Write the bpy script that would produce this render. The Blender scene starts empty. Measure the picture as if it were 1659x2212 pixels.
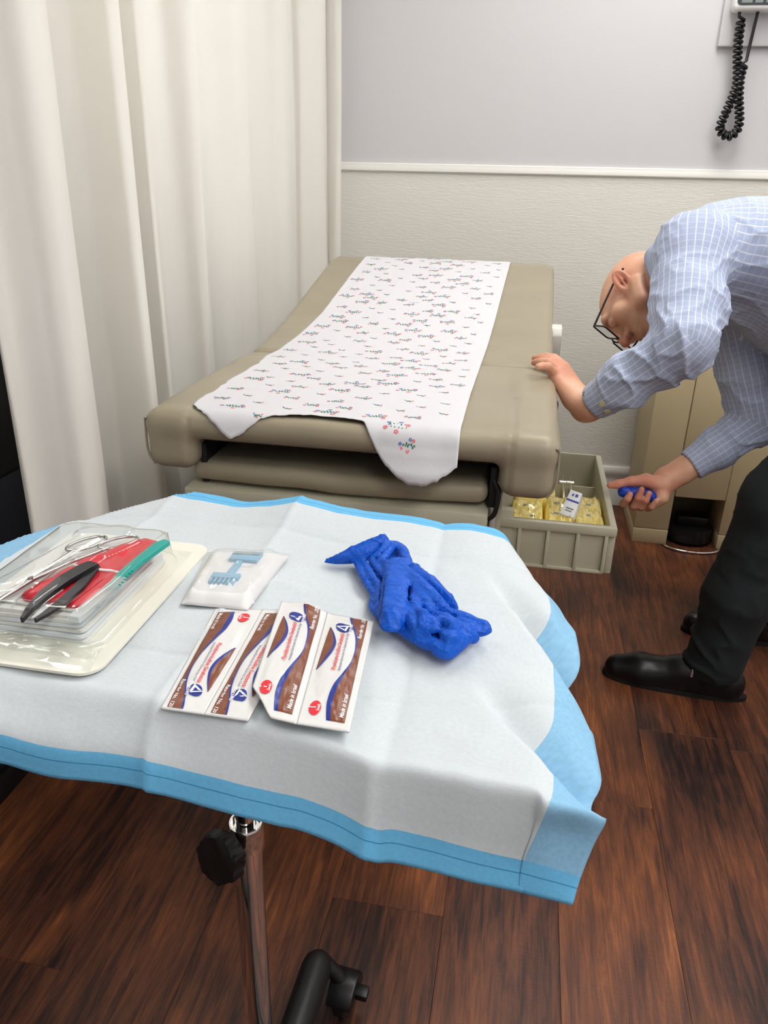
import bpy, bmesh, math, random
import numpy as np
from mathutils import Vector, Matrix
random.seed(7); np.random.seed(7)
scene = bpy.context.scene
COL = scene.collection
PI = math.pi

# ------------------------------------------------------------------ camera
FPX = 1660.0
CAMH = 1.15
def _rot(yaw, pitch, roll):
    cy, sy, cp, sp, cr, sr = math.cos(yaw), math.sin(yaw), math.cos(pitch), math.sin(pitch), math.cos(roll), math.sin(roll)
    F0 = np.array([-sy, cy, 0]); R0 = np.array([cy, sy, 0]); U0 = np.array([0, 0, 1.0])
    F = F0*cp - U0*sp; U = U0*cp + F0*sp
    return R0*cr + U*sr, U*cr - R0*sr, F
CR, CU, CF = _rot(math.radians(9.96), math.radians(23.34), math.radians(1.39))
CAM = np.array([0, 0, CAMH])
cam_d = bpy.data.cameras.new('camera'); cam_d.sensor_fit = 'HORIZONTAL'; cam_d.sensor_width = 36.0
cam_d.lens = 36.0*FPX/1659.0; cam_d.clip_start = 0.02
cam = bpy.data.objects.new('camera', cam_d); COL.objects.link(cam)
cam.matrix_world = Matrix(((CR[0], CU[0], -CF[0], 0), (CR[1], CU[1], -CF[1], 0), (CR[2], CU[2], -CF[2], CAMH), (0, 0, 0, 1)))
scene.camera = cam
# survey helpers: where a sight line meets a known height / depth / side plane
def ray(x, y): return CF + CR*(x-829.5)/FPX - CU*(y-1106)/FPX
def PZ(x, y, z): d = ray(x, y); return CAM + d*(z-CAMH)/d[2]
def PY(x, y, Y): d = ray(x, y); return CAM + d*Y/d[1]
def PX(x, y, X): d = ray(x, y); return CAM + d*X/d[0]

# ------------------------------------------------------------------ world, exposure
w = bpy.data.worlds.new('world'); scene.world = w; w.use_nodes = True
w.node_tree.nodes['Background'].inputs[0].default_value = (0.9, 0.93, 1.0, 1)
w.node_tree.nodes['Background'].inputs[1].default_value = 0.3
vs = scene.view_settings
vs.view_transform = 'Standard'; vs.look = 'None'; vs.gamma = 1.0; vs.use_curve_mapping = False
vs.exposure = 0.0
LIGHT_POWER = 10.6

# ------------------------------------------------------------------ materials
def mat(name, color, rough=0.6, metal=0.0, spec=0.5, bump=None, vary=None, sheen=0, trans=0, sss=0, emit=None, coat=0):
    m = bpy.data.materials.new(name); m.use_nodes = True
    nt = m.node_tree; b = nt.nodes['Principled BSDF']
    b.inputs['Base Color'].default_value = (*color, 1); b.inputs['Roughness'].default_value = rough
    b.inputs['Metallic'].default_value = metal; b.inputs['Specular IOR Level'].default_value = spec
    if sheen: b.inputs['Sheen Weight'].default_value = sheen
    if coat: b.inputs['Coat Weight'].default_value = coat; b.inputs['Coat Roughness'].default_value = 0.1
    if trans: b.inputs['Transmission Weight'].default_value = trans
    if sss: b.inputs['Subsurface Weight'].default_value = sss; b.inputs['Subsurface Scale'].default_value = 0.01; b.inputs['Subsurface Radius'].default_value = (1, .35, .2)
    if emit: b.inputs['Emission Color'].default_value = (*emit[0], 1); b.inputs['Emission Strength'].default_value = emit[1]
    tc = nt.nodes.new('ShaderNodeTexCoord')
    if vary:   # (scale, amount[, stretch])
        n = nt.nodes.new('ShaderNodeTexNoise'); n.inputs['Scale'].default_value = vary[0]; n.inputs['Detail'].default_value = 5
        mp = nt.nodes.new('ShaderNodeMapping'); mp.inputs['Scale'].default_value = vary[2] if len(vary) > 2 else (1, 1, 1)
        nt.links.new(tc.outputs['Object'], mp.inputs[0]); nt.links.new(mp.outputs[0], n.inputs[0])
        r = nt.nodes.new('ShaderNodeValToRGB'); a = vary[1]
        r.color_ramp.elements[0].position = .3; r.color_ramp.elements[1].position = .7
        r.color_ramp.elements[0].color = tuple(max(0, c*(1-a)) for c in color)+(1,); r.color_ramp.elements[1].color = tuple(min(1, c*(1+a)) for c in color)+(1,)
        nt.links.new(n.outputs[0], r.inputs[0]); nt.links.new(r.outputs[0], b.inputs['Base Color'])
    if bump:   # (scale, strength, distance[, stretch])
        n = nt.nodes.new('ShaderNodeTexNoise'); n.inputs['Scale'].default_value = bump[0]; n.inputs['Detail'].default_value = 4
        mp = nt.nodes.new('ShaderNodeMapping'); mp.inputs['Scale'].default_value = bump[3] if len(bump) > 3 else (1, 1, 1)
        nt.links.new(tc.outputs['Object'], mp.inputs[0]); nt.links.new(mp.outputs[0], n.inputs[0])
        bm_ = nt.nodes.new('ShaderNodeBump'); bm_.inputs['Strength'].default_value = bump[1]; bm_.inputs['Distance'].default_value = bump[2]
        nt.links.new(n.outputs[0], bm_.inputs['Height']); nt.links.new(bm_.outputs[0], b.inputs['Normal'])
    return m
def srgb(r, g, b):
    f = lambda c: (c/255/12.92) if c/255 <= .04045 else ((c/255+.055)/1.055)**2.4
    return (f(r), f(g), f(b))
def clear_mat(name, tint=(1, 1, 1), glossy=0.12, rough=0.06, milky=0.0, bump=None):
    m = bpy.data.materials.new(name); m.use_nodes = True; nt = m.node_tree; nt.nodes.clear()
    out = nt.nodes.new('ShaderNodeOutputMaterial'); t = nt.nodes.new('ShaderNodeBsdfTransparent'); t.inputs[0].default_value = (*tint, 1)
    g = nt.nodes.new('ShaderNodeBsdfGlossy'); g.inputs['Roughness'].default_value = rough
    mx = nt.nodes.new('ShaderNodeMixShader'); lw0 = nt.nodes.new('ShaderNodeLayerWeight'); lw0.inputs['Blend'].default_value = .5; lw = nt.nodes.new('ShaderNodeMath'); lw.operation = 'POWER'; lw.inputs[1].default_value = 4.0; nt.links.new(lw0.outputs['Facing'], lw.inputs[0])
    ad = nt.nodes.new('ShaderNodeMath'); ad.operation = 'MULTIPLY_ADD'; ad.inputs[1].default_value = .75; ad.inputs[2].default_value = .03+glossy*.25; ad.use_clamp = True
    nt.links.new(lw.outputs[0], ad.inputs[0]); nt.links.new(ad.outputs[0], mx.inputs[0])
    src = t
    if milky:
        d = nt.nodes.new('ShaderNodeBsdfDiffuse'); d.inputs[0].default_value = (.9, .9, .9, 1); m2 = nt.nodes.new('ShaderNodeMixShader'); m2.inputs[0].default_value = milky
        nt.links.new(t.outputs[0], m2.inputs[1]); nt.links.new(d.outputs[0], m2.inputs[2]); src = m2
    nt.links.new(src.outputs[0], mx.inputs[1]); nt.links.new(g.outputs[0], mx.inputs[2]); nt.links.new(mx.outputs[0], out.inputs[0])
    if bump:
        tc = nt.nodes.new('ShaderNodeTexCoord'); n = nt.nodes.new('ShaderNodeTexNoise'); n.inputs['Scale'].default_value = bump[0]
        bb = nt.nodes.new('ShaderNodeBump'); bb.inputs['Strength'].default_value = bump[1]*.5; bb.inputs['Distance'].default_value = .003
        nt.links.new(tc.outputs['Object'], n.inputs[0]); nt.links.new(n.outputs[0], bb.inputs['Height']); nt.links.new(bb.outputs[0], g.inputs['Normal'])
    return m

# ------------------------------------------------------------------ object helpers
def tag(o, label=None, cat=None, group=None, kind=None):
    if label: o['label'] = label
    if cat: o['category'] = cat
    if group: o['group'] = group
    if kind: o['kind'] = kind
    return o
def empty(name, loc=(0, 0, 0), parent=None):
    o = bpy.data.objects.new(name, None); COL.objects.link(o); o.location = loc; o.empty_display_size = .05
    if parent: o.parent = parent
    return o
def attach(o, parent):
    # keep world coordinates: the parts are modelled where they stand
    if parent is not None:
        o.parent = parent
        p = parent; off = Vector((0, 0, 0))
        while p: off += p.location; p = p.parent
        o.location = o.location - off if parent.type != 'MESH' or True else o.location
def mesh(name, verts, faces, m, parent=None, smooth=False, mats=None, fmat=None):
    me = bpy.data.meshes.new(name); me.from_pydata([tuple(map(float, v)) for v in verts], [], [tuple(map(int, f)) for f in faces]); me.update()
    if mats:
        for q in mats: me.materials.append(q)
        if fmat is not None: me.polygons.foreach_set('material_index', fmat)
    else: me.materials.append(m)
    if smooth: me.polygons.foreach_set('use_smooth', [True]*len(me.polygons))
    o = bpy.data.objects.new(name, me); COL.objects.link(o)
    attach(o, parent)
    return o
def from_bm(name, bm, m, parent=None, smooth=False, angle=None):
    me = bpy.data.meshes.new(name); bmesh.ops.recalc_face_normals(bm, faces=bm.faces); bm.to_mesh(me); bm.free(); me.materials.append(m)
    if smooth or angle: me.polygons.foreach_set('use_smooth', [True]*len(me.polygons))
    if angle: me.set_sharp_from_angle(angle=math.radians(angle))
    o = bpy.data.objects.new(name, me); COL.objects.link(o); attach(o, parent)
    return o
def bm_box(bm, x0, x1, y0, y1, z0, z1, bev=0, seg=2):
    vs_ = [bm.verts.new(p) for p in ((x0,y0,z0),(x1,y0,z0),(x1,y1,z0),(x0,y1,z0),(x0,y0,z1),(x1,y0,z1),(x1,y1,z1),(x0,y1,z1))]
    fs = [bm.faces.new([vs_[i] for i in f]) for f in ((3,2,1,0),(4,5,6,7),(0,1,5,4),(1,2,6,5),(2,3,7,6),(3,0,4,7))]
    if bev:
        es = list({e for f in fs for e in f.edges})
        bmesh.ops.bevel(bm, geom=es, offset=bev, segments=seg, affect='EDGES', profile=.5)
def box(name, x0, x1, y0, y1, z0, z1, m, parent=None, bev=0.002, seg=2):
    bm = bmesh.new(); bm_box(bm, x0, x1, y0, y1, z0, z1, bev, seg)
    return from_bm(name, bm, m, parent, angle=40 if bev else None)
def tube_data(pts, r, n=12, caps=True, r_end=None, closed=False):
    P = [np.array(p, float) for p in pts]; N = len(P)
    rs = r if hasattr(r, '__len__') else [r]*N
    T = []
    for i in range(N):
        a = P[(i-1) % N] if (i > 0 or closed) else P[i]; b = P[(i+1) % N] if (i < N-1 or closed) else P[i]
        t = b-a; T.append(t/(np.linalg.norm(t)+1e-12))
    up = np.array([0, 0, 1.0]) if abs(T[0][2]) < .9 else np.array([1.0, 0, 0])
    nrm = np.cross(T[0], up); nrm /= np.linalg.norm(nrm)
    V, F = [], []
    for i in range(N):
        nrm = nrm - T[i]*(nrm@T[i]); nrm /= np.linalg.norm(nrm)+1e-12; bn = np.cross(T[i], nrm)
        for k in range(n):
            a = 2*PI*k/n; V.append(P[i]+rs[i]*(nrm*math.cos(a)+bn*math.sin(a)))
    M = N if closed else N-1
    for i in range(M):
        for k in range(n):
            a, b = i*n+k, i*n+(k+1) % n; j = (i+1) % N; F.append((a, b, j*n+(k+1) % n, j*n+k))
    if caps and not closed:
        F.append(tuple(range(n-1, -1, -1))); F.append(tuple(range((N-1)*n, N*n)))
    return V, F
def tube(name, pts, r, m, parent=None, n=12, caps=True, closed=False):
    V, F = tube_data(pts, r, n, caps, closed=closed)
    o = mesh(name, V, F, m, parent, True); o.data.set_sharp_from_angle(angle=math.radians(50)); return o
def lathe(name, prof, origin, axis, m, parent=None, n=32):
    ax = np.array(axis, float); ax /= np.linalg.norm(ax); up = np.array([0, 0, 1.0]) if abs(ax[2]) < .9 else np.array([1.0, 0, 0])
    u = np.cross(ax, up); u /= np.linalg.norm(u); v = np.cross(ax, u); o0 = np.array(origin, float)
    V, F = [], []
    for (r, h) in prof:
        for k in range(n):
            a = 2*PI*k/n; V.append(o0+ax*h+r*(u*math.cos(a)+v*math.sin(a)))
    for i in range(len(prof)-1):
        for k in range(n): F.append((i*n+k, i*n+(k+1) % n, (i+1)*n+(k+1) % n, (i+1)*n+k))
    if prof[0][0] > 1e-6: F.append(tuple(range(n-1, -1, -1)))
    if prof[-1][0] > 1e-6: F.append(tuple(range((len(prof)-1)*n, len(prof)*n)))
    ob = mesh(name, V, F, m, parent, True); ob.data.set_sharp_from_angle(angle=math.radians(40)); return ob
def prism(name, poly, fn, t0, t1, m, parent=None, bev=0, smooth=False):
    # poly: list of 2D; fn(a,b,t)->xyz
    bm = bmesh.new(); A = [bm.verts.new(fn(a, b, t0)) for a, b in poly]; B = [bm.verts.new(fn(a, b, t1)) for a, b in poly]; n = len(poly)
    bm.faces.new(A); bm.faces.new(B[::-1])
    for i in range(n): bm.faces.new((A[i], B[i], B[(i+1) % n], A[(i+1) % n]))
    if bev: bmesh.ops.bevel(bm, geom=list(bm.edges), offset=bev, segments=2, affect='EDGES', profile=.5)
    return from_bm(name, bm, m, parent, angle=40)
def catmull(pts, per=8, closed=False):
    P = np.array(pts, float); N = len(P); out = []
    rng = range(N if closed else N-1)
    for i in rng:
        p0 = P[(i-1) % N] if (i > 0 or closed) else 2*P[0]-P[1]; p1 = P[i]; p2 = P[(i+1) % N]; p3 = P[(i+2) % N] if (i+2 < N or closed) else 2*P[-1]-P[-2]
        for k in range(per):
            t = k/per; out.append(.5*((2*p1)+(-p0+p2)*t+(2*p0-5*p1+4*p2-p3)*t*t+(-p0+3*p1-3*p2+p3)*t**3))
    if not closed: out.append(P[-1])
    return np.array(out)
def grid_faces(nu, nv):
    return [(j*nu+i, j*nu+i+1, (j+1)*nu+i+1, (j+1)*nu+i) for j in range(nv-1) for i in range(nu-1)]

# value noise, vectorised
_perm = np.random.RandomState(3).rand(64, 64, 64)
def noise3(x, y, z):
    x, y, z = [np.asarray(q, float) for q in (x, y, z)]
    xi, yi, zi = np.floor(x).astype(int), np.floor(y).astype(int), np.floor(z).astype(int)
    f = lambda t: t*t*(3-2*t); u, v, w_ = f(x-xi), f(y-yi), f(z-zi); r = 0
    for dx in (0, 1):
        for dy in (0, 1):
            for dz in (0, 1):
                r = r+_perm[(xi+dx) % 64, (yi+dy) % 64, (zi+dz) % 64]*(u if dx else 1-u)*(v if dy else 1-v)*(w_ if dz else 1-w_)
    return r*2-1
# ------------------------------------------------------------------ implicit surfaces for soft shapes
class Field:
    def __init__(s, lo, hi, h):
        s.lo = np.array(lo, float); s.h = h; s.n = np.ceil((np.array(hi)-s.lo)/h).astype(int)+1
        s.D = np.full(tuple(s.n), .12, np.float32)
    def _sl(s, lo, hi):
        a = np.maximum(0, np.floor((np.array(lo)-s.lo)/s.h).astype(int)); b = np.minimum(s.n, np.ceil((np.array(hi)-s.lo)/s.h).astype(int)+1)
        if (b <= a).any(): return None
        sl = tuple(slice(i, j) for i, j in zip(a, b))
        ax = [s.lo[i]+s.h*np.arange(a[i], b[i]) for i in range(3)]
        return sl, ax[0][:, None, None], ax[1][None, :, None], ax[2][None, None, :]
    def put(s, fn, lo, hi, k=.01, op='add'):
        pad = k+.012; g = s._sl(np.array(lo)-pad, np.array(hi)+pad)
        if g is None: return
        sl, X, Y, Z = g; d = fn(X, Y, Z).astype(np.float32); D = s.D[sl]
        if op == 'add':
            h = np.clip(.5+.5*(D-d)/k, 0, 1); s.D[sl] = D*(1-h)+d*h-k*h*(1-h)
        else:
            d = -d; h = np.clip(.5-.5*(D-d)/k, 0, 1); s.D[sl] = D*(1-h)+d*h+k*h*(1-h)
    def cone(s, a, b, ra, rb, k=.01, op='add', flat=None):
        a, b = np.array(a, float), np.array(b, float); ba = b-a; L = ba@ba; R = max(ra, rb)
        def fn(X, Y, Z):
            px, py, pz = X-a[0], Y-a[1], Z-a[2]; t = np.clip((px*ba[0]+py*ba[1]+pz*ba[2])/L, 0, 1)
            qx, qy, qz = px-t*ba[0], py-t*ba[1], pz-t*ba[2]
            if flat is not None:   # (unit axis, scale): squash along an axis
                n, sc = flat; d_ = qx*n[0]+qy*n[1]+qz*n[2]; q = d_*(1/sc-1); qx, qy, qz = qx+q*n[0], qy+q*n[1], qz+q*n[2]
            return np.sqrt(qx*qx+qy*qy+qz*qz)-(ra+(rb-ra)*t)
        s.put(fn, np.minimum(a, b)-R, np.maximum(a, b)+R, k, op)
    def chain(s, pts, rs, k=.01, op='add', flat=None):
        for i in range(len(pts)-1): s.cone(pts[i], pts[i+1], rs[i], rs[i+1], k, op, flat)
    def ell(s, c, axes, rad, k=.01, op='add'):
        c = np.array(c, float); A = [np.array(a, float)/np.linalg.norm(a) for a in axes]; R = max(rad); mn = min(rad)
        def fn(X, Y, Z):
            px, py, pz = X-c[0], Y-c[1], Z-c[2]; q = 0; g = 0
            for a, r in zip(A, rad):
                d_ = px*a[0]+py*a[1]+pz*a[2]; q = q+(d_/r)**2; g = g+(d_/r**2)**2
            q = np.sqrt(q); return q*(q-1)/(np.sqrt(g)+1e-6)
        s.put(fn, c-R, c+R, k, op)
    def rbox(s, x0, x1, y0, y1, z0, z1, r, k=.01, op='add', zoff=None):
        c = np.array([(x0+x1)/2, (y0+y1)/2, (z0+z1)/2]); hh = np.array([(x1-x0)/2, (y1-y0)/2, (z1-z0)/2])-r
        def fn(X, Y, Z):
            Zs = Z-zoff(Y) if zoff else Z
            qx, qy, qz = abs(X-c[0])-hh[0], abs(Y-c[1])-hh[1], abs(Zs-c[2])-hh[2]
            o = np.sqrt(np.maximum(qx, 0)**2+np.maximum(qy, 0)**2+np.maximum(qz, 0)**2)
            return o+np.minimum(np.maximum(np.maximum(qx, qy), qz), 0)-r
        s.put(fn, (x0, y0, z0-.3 if zoff else z0), (x1, y1, z1+.3 if zoff else z1), k, op)
    def surface(s):
        D = s.D; ins = D < 0; nx, ny, nz = D.shape
        cs = np.zeros((nx-1, ny-1, nz-1), np.uint8)
        for i in (0, 1):
            for j in (0, 1):
                for k in (0, 1): cs += ins[i:nx-1+i, j:ny-1+j, k:nz-1+k]
        cells = np.argwhere((cs > 0) & (cs < 8)); del cs
        idx = {}; key = (cells[:, 0]*(ny-1)+cells[:, 1])*(nz-1)+cells[:, 2]
        acc = np.zeros((len(cells), 3)); cnt = np.zeros(len(cells))
        cor = [(i, j, k) for i in (0, 1) for j in (0, 1) for k in (0, 1)]
        val = {c: D[cells[:, 0]+c[0], cells[:, 1]+c[1], cells[:, 2]+c[2]] for c in cor}
        for c in cor:
            for ax in range(3):
                if c[ax] == 0:
                    d = list(c); d[ax] = 1; d = tuple(d); a, b = val[c], val[d]; m_ = (a < 0) != (b < 0)
                    t = np.where(m_, a/(a-b+1e-20), 0); p = np.repeat(np.array(c, float)[None], len(cells), 0); p[:, ax] += t
                    acc[m_] += p[m_]; cnt[m_] += 1
        V = s.lo+s.h*(cells+acc/cnt[:, None])
        def look(c):
            k_ = (c[:, 0]*(ny-1)+c[:, 1])*(nz-1)+c[:, 2]; return np.searchsorted(key, k_)
        Fs = []
        for ax in range(3):
            sl0 = [slice(None)]*3; sl1 = [slice(None)]*3; sl0[ax] = slice(0, -1); sl1[ax] = slice(1, None)
            A, B = ins[tuple(sl0)], ins[tuple(sl1)]; e = np.argwhere(A != B)
            o1, o2 = (ax+1) % 3, (ax+2) % 3
            e = e[(e[:, o1] > 0) & (e[:, o2] > 0) & (e[:, o1] < D.shape[o1]-1) & (e[:, o2] < D.shape[o2]-1)]
            if not len(e): continue
            fl = A[e[:, 0], e[:, 1], e[:, 2]]
            q = []
            for (d1, d2) in ((0, 0), (-1, 0), (-1, -1), (0, -1)):
                c = e.copy(); c[:, o1] += d1; c[:, o2] += d2; q.append(look(c))
            q = np.stack(q, 1); q[~fl] = q[~fl][:, ::-1]; Fs.append(q)
        return V, np.concatenate(Fs)
    def build(s, name, m, parent=None, disp=None):
        V, F = s.surface()
        if disp is not None: V = disp(V)
        me = bpy.data.meshes.new(name); me.vertices.add(len(V)); me.vertices.foreach_set('co', V.astype(np.float32).ravel())
        me.loops.add(len(F)*4); me.loops.foreach_set('vertex_index', F.astype(np.int32).ravel()); me.polygons.add(len(F))
        me.polygons.foreach_set('loop_start', np.arange(0, len(F)*4, 4, dtype=np.int32))
        me.update(calc_edges=True); me.validate(); me.materials.append(m)
        me.polygons.foreach_set('use_smooth', [True]*len(me.polygons))
        o = bpy.data.objects.new(name, me); COL.objects.link(o); attach(o, parent); return o
# ------------------------------------------------------------------ the room
WX0, WX1, WY0, WY1, WH = -2.3, 1.75, -1.3, 2.92, 2.55
M_paint = mat('wall_paint', srgb(206, 205, 207), .75, bump=(160, .08, .002))
M_cover = mat('wall_covering', srgb(226, 225, 217), .6, bump=(90, .35, .004, (.5, 1, 2.6)))
M_white = mat('white_trim', srgb(232, 231, 226), .4)
M_ceil = mat('ceiling_tile', srgb(235, 235, 232), .9, bump=(220, .2, .002))
box('wall_back', WX0, WX1, WY1, WY1+.1, 0, WH, M_paint, bev=0)['kind'] = 'structure'
wb = bpy.data.objects['wall_back']
box('wainscot_panel', WX0, WX1, WY1-.004, WY1, .0, 1.178, M_cover, wb, bev=0)
box('wall_left', WX0-.1, WX0, WY0, WY1+.1, 0, WH, M_paint, bev=0)['kind'] = 'structure'
box('wall_right', WX1, WX1+.1, WY0, WY1+.1, 0, WH, M_paint, bev=0)['kind'] = 'structure'
box('wall_front', WX0-.1, WX1+.1, WY0-.1, WY0, 0, WH, M_paint, bev=0)['kind'] = 'structure'
box('ceiling', WX0-.1, WX1+.1, WY0-.1, WY1+.1, WH, WH+.08, M_ceil, bev=0)['kind'] = 'structure'
# chair rail: bullnose profile run along the wall
prof = [(0, 1.178), (.010, 1.178), (.014, 1.182), (.014, 1.194), (.011, 1.199), (.011, 1.203), (.006, 1.207), (0, 1.207)]
prism('trim_1', prof, lambda a, b, t: (t, WY1-.004-a+.004, b), WX0, WX1, M_white)['kind'] = 'structure'
prof = [(0, 0), (.014, 0), (.014, .085), (.010, .092), (.010, .118), (.016, .126), (.016, .146), (.010, .156), (0, .156)]
prism('baseboard_back', prof, lambda a, b, t: (t, WY1-.003-a, b), WX0, WX1, M_white)['kind'] = 'structure'
# floor of vinyl planks
def plank_mat():
    m = bpy.data.materials.new('wood_plank'); m.use_nodes = True; nt = m.node_tree; b = nt.nodes['Principled BSDF']; N = nt.nodes.new; L = nt.links.new
    tc = N('ShaderNodeTexCoord'); oi = N('ShaderNodeObjectInfo')
    off = N('ShaderNodeVectorMath'); off.operation = 'SCALE'; off.inputs[0].default_value = (37, 91, 53); L(oi.outputs['Random'], off.inputs['Scale'])
    ad = N('ShaderNodeVectorMath'); ad.operation = 'ADD'; L(tc.outputs['Object'], ad.inputs[0]); L(off.outputs[0], ad.inputs[1])
    def noise(scale, st, det=6, rough=.6, dist=0):
        mp = N('ShaderNodeMapping'); mp.inputs['Scale'].default_value = st; L(ad.outputs[0], mp.inputs[0])
        n = N('ShaderNodeTexNoise'); n.inputs['Scale'].default_value = scale; n.inputs['Detail'].default_value = det; n.inputs['Roughness'].default_value = rough; n.inputs['Distortion'].default_value = dist
        L(mp.outputs[0], n.inputs[0]); return n
    big = noise(3.2, (1.6, .8, 1), 3, .5, .6); grain = noise(26, (3.4, .26, 1), 8, .72, .5); fine = noise(120, (2.5, .12, 1), 4, .6); chat = noise(60, (.25, 3.2, 1), 2, .5)
    mx = N('ShaderNodeMath'); mx.operation = 'MULTIPLY_ADD'; mx.inputs[1].default_value = .75; L(grain.outputs[0], mx.inputs[0]); 
    m2 = N('ShaderNodeMath'); m2.operation = 'MULTIPLY_ADD'; m2.inputs[1].default_value = .6; m2.inputs[2].default_value = -.20; L(big.outputs[0], m2.inputs[0]); L(m2.outputs[0], mx.inputs[2])
    m3 = N('ShaderNodeMath'); m3.operation = 'MULTIPLY_ADD'; m3.inputs[1].default_value = .16; L(fine.outputs[0], m3.inputs[0]); L(mx.outputs[0], m3.inputs[2])
    m4 = N('ShaderNodeMath'); m4.operation = 'MULTIPLY_ADD'; m4.inputs[1].default_value = .10; m4.inputs[2].default_value = -.05; L(oi.outputs['Random'], m4.inputs[0])
    m5 = N('ShaderNodeMath'); m5.operation = 'ADD'; L(m3.outputs[0], m5.inputs[0]); L(m4.outputs[0], m5.inputs[1])
    r = N('ShaderNodeValToRGB'); e = r.color_ramp.elements
    e[0].position = .30; e[0].color = (*srgb(20, 12, 11), 1); e[1].position = .80; e[1].color = (*srgb(160, 96, 54), 1)
    for p, c in ((.42, (46, 26, 20)), (.52, (78, 44, 29)), (.62, (104, 60, 37)), (.70, (126, 74, 43))):
        q = e.new(p); q.color = (*srgb(*c), 1)
    L(m5.outputs[0], r.inputs[0]); L(r.outputs[0], b.inputs['Base Color'])
    rr = N('ShaderNodeMath'); rr.operation = 'MULTIPLY_ADD'; rr.inputs[1].default_value = .25; rr.inputs[2].default_value = .34; L(fine.outputs[0], rr.inputs[0]); L(rr.outputs[0], b.inputs['Roughness'])
    b.inputs['Specular IOR Level'].default_value = .4
    bp = N('ShaderNodeBump'); bp.inputs['Strength'].default_value = .25; bp.inputs['Distance'].default_value = .002; 
    hs = N('ShaderNodeMath'); hs.operation = 'MULTIPLY_ADD'; hs.inputs[1].default_value = .5; L(chat.outputs[0], hs.inputs[0]); L(grain.outputs[0], hs.inputs[2])
    L(hs.outputs[0], bp.inputs['Height']); L(bp.outputs[0], b.inputs['Normal'])
    return m
M_plank = plank_mat(); M_sub = mat('sub_floor', srgb(20, 12, 10), .9)
floor = box('floor', WX0-.1, WX1+.1, WY0-.1, WY1+.1, -.06, -.0035, M_sub, bev=0); floor['kind'] = 'structure'
PW, PL = .1935, 1.22
bm = bmesh.new(); bm_box(bm, .0002, PW-.0002, .0002, PL-.0002, -.0035, 0, .0004, 1)
pm = bpy.data.meshes.new('plank'); bmesh.ops.recalc_face_normals(bm, faces=bm.faces); bm.to_mesh(pm); bm.free(); pm.materials.append(M_plank)
ends = {-1: .937, -4: .722, 1: 1.268, 3: 1.488, 0: .5, 2: .30, -2: .36, -3: 1.15}
k0 = int(math.floor((WX0+.045)/PW)); 
for k in range(k0, int((WX1+.045)/PW)+1):
    e = ends.get(k, (k*.437) % PL)
    while e > WY0: e -= PL
    while e < WY1:
        p = bpy.data.objects.new('plank', pm); COL.objects.link(p); p.location = (-.045+k*PW, e, 0); p.parent = floor; e += PL
# ceiling lights: recessed fluorescent panels; the one behind the camera is added fill
M_diff = mat('light_diffuser', (1, 1, 1), .5, emit=((1.0, .975, .94), LIGHT_POWER)); M_frame = mat('light_frame', srgb(225, 225, 222), .5)
for i, (x, y, lab) in enumerate(((.40, 2.05, 'recessed ceiling light panel over the exam table'), (1.10, .70, 'recessed ceiling light panel to the right of the instrument stand'), (-1.5, 1.6, 'recessed ceiling light panel beyond the curtain'), (.70, -.75, 'unseen ceiling light panel added behind the camera as fill light'))):
    t = empty('ceiling_light', (x, y, WH)); tag(t, lab, 'ceiling light', 'recessed ceiling lights')
    bm = bmesh.new()
    for a in ((-.32, -.29, -.62, .62), (.29, .32, -.62, .62), (-.29, .29, -.62, -.59), (-.29, .29, .59, .62)): bm_box(bm, x+a[0], x+a[1], y+a[2], y+a[3], WH-.02, WH)
    from_bm('frame', bm, M_frame, t); box('diffuser', x-.29, x+.29, y-.59, y+.59, WH-.012, WH-.004, M_diff, t, bev=0)
# ------------------------------------------------------------------ privacy curtain
M_curt = mat('curtain_cloth', srgb(247, 245, 238), .9, bump=(700, .15, .001), spec=.2)
_nt = M_curt.node_tree; _t = _nt.nodes.new('ShaderNodeBsdfTranslucent'); _t.inputs[0].default_value = (*srgb(250, 248, 242), 1); _mx = _nt.nodes.new('ShaderNodeMixShader'); _mx.inputs[0].default_value = .25
_nt.links.new(_nt.nodes['Principled BSDF'].outputs[0], _mx.inputs[1]); _nt.links.new(_t.outputs[0], _mx.inputs[2]); _nt.links.new(_mx.outputs[0], _nt.nodes['Material Output'].inputs[0])
def curtain():
    # plan of the cloth: (column at eye height, X)
    P = [(-26, -.745), (-22, -.725), (10, -.725), (60, -.70), (110, -.672), (148, -.665), (163, -.69), (150, -.78), (158, -.815), (205, -.805), (255, -.75), (285, -.715), (301, -.725), (298, -.79), (304, -.825), (320, -.81), (336, -.785), (343, -.79), (344, -.83), (356, -.845), (390, -.83), (425, -.79), (446, -.775), (452, -.79), (452, -.835), (470, -.845), (505, -.82), (532, -.80), (545, -.805), (549, -.835), (580, -.83), (610, -.795), (624, -.785), (632, -.80), (640, -.82), (660, -.785), (686, -.752), (700, -.738), (707, -.742), (715, -.724), (727, -.698), (736, -.682)]
    pts = []
    for px, X in P:
        q = PX(px, 550, X); pts.append((q[0], q[1]))
    c = catmull(pts, 7); zs = np.linspace(.36, WH-.02, 46); V = []
    for z in zs:
        f = (z-.1)/2.4
        for i, p in enumerate(c):
            am = .006*noise3(i*.09, z*1.3, 2.)+.003*noise3(i*.25, z*3, 5.)
            V.append((p[0]+am-.012*(1-f)**2*math.sin(i*.21), p[1], z))
    o = mesh('privacy_curtain', V, grid_faces(len(c), len(zs)), M_curt, None, True)
    tag(o, 'long cream white privacy curtain hanging in folds beside the exam table', 'curtain')
curtain()
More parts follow.
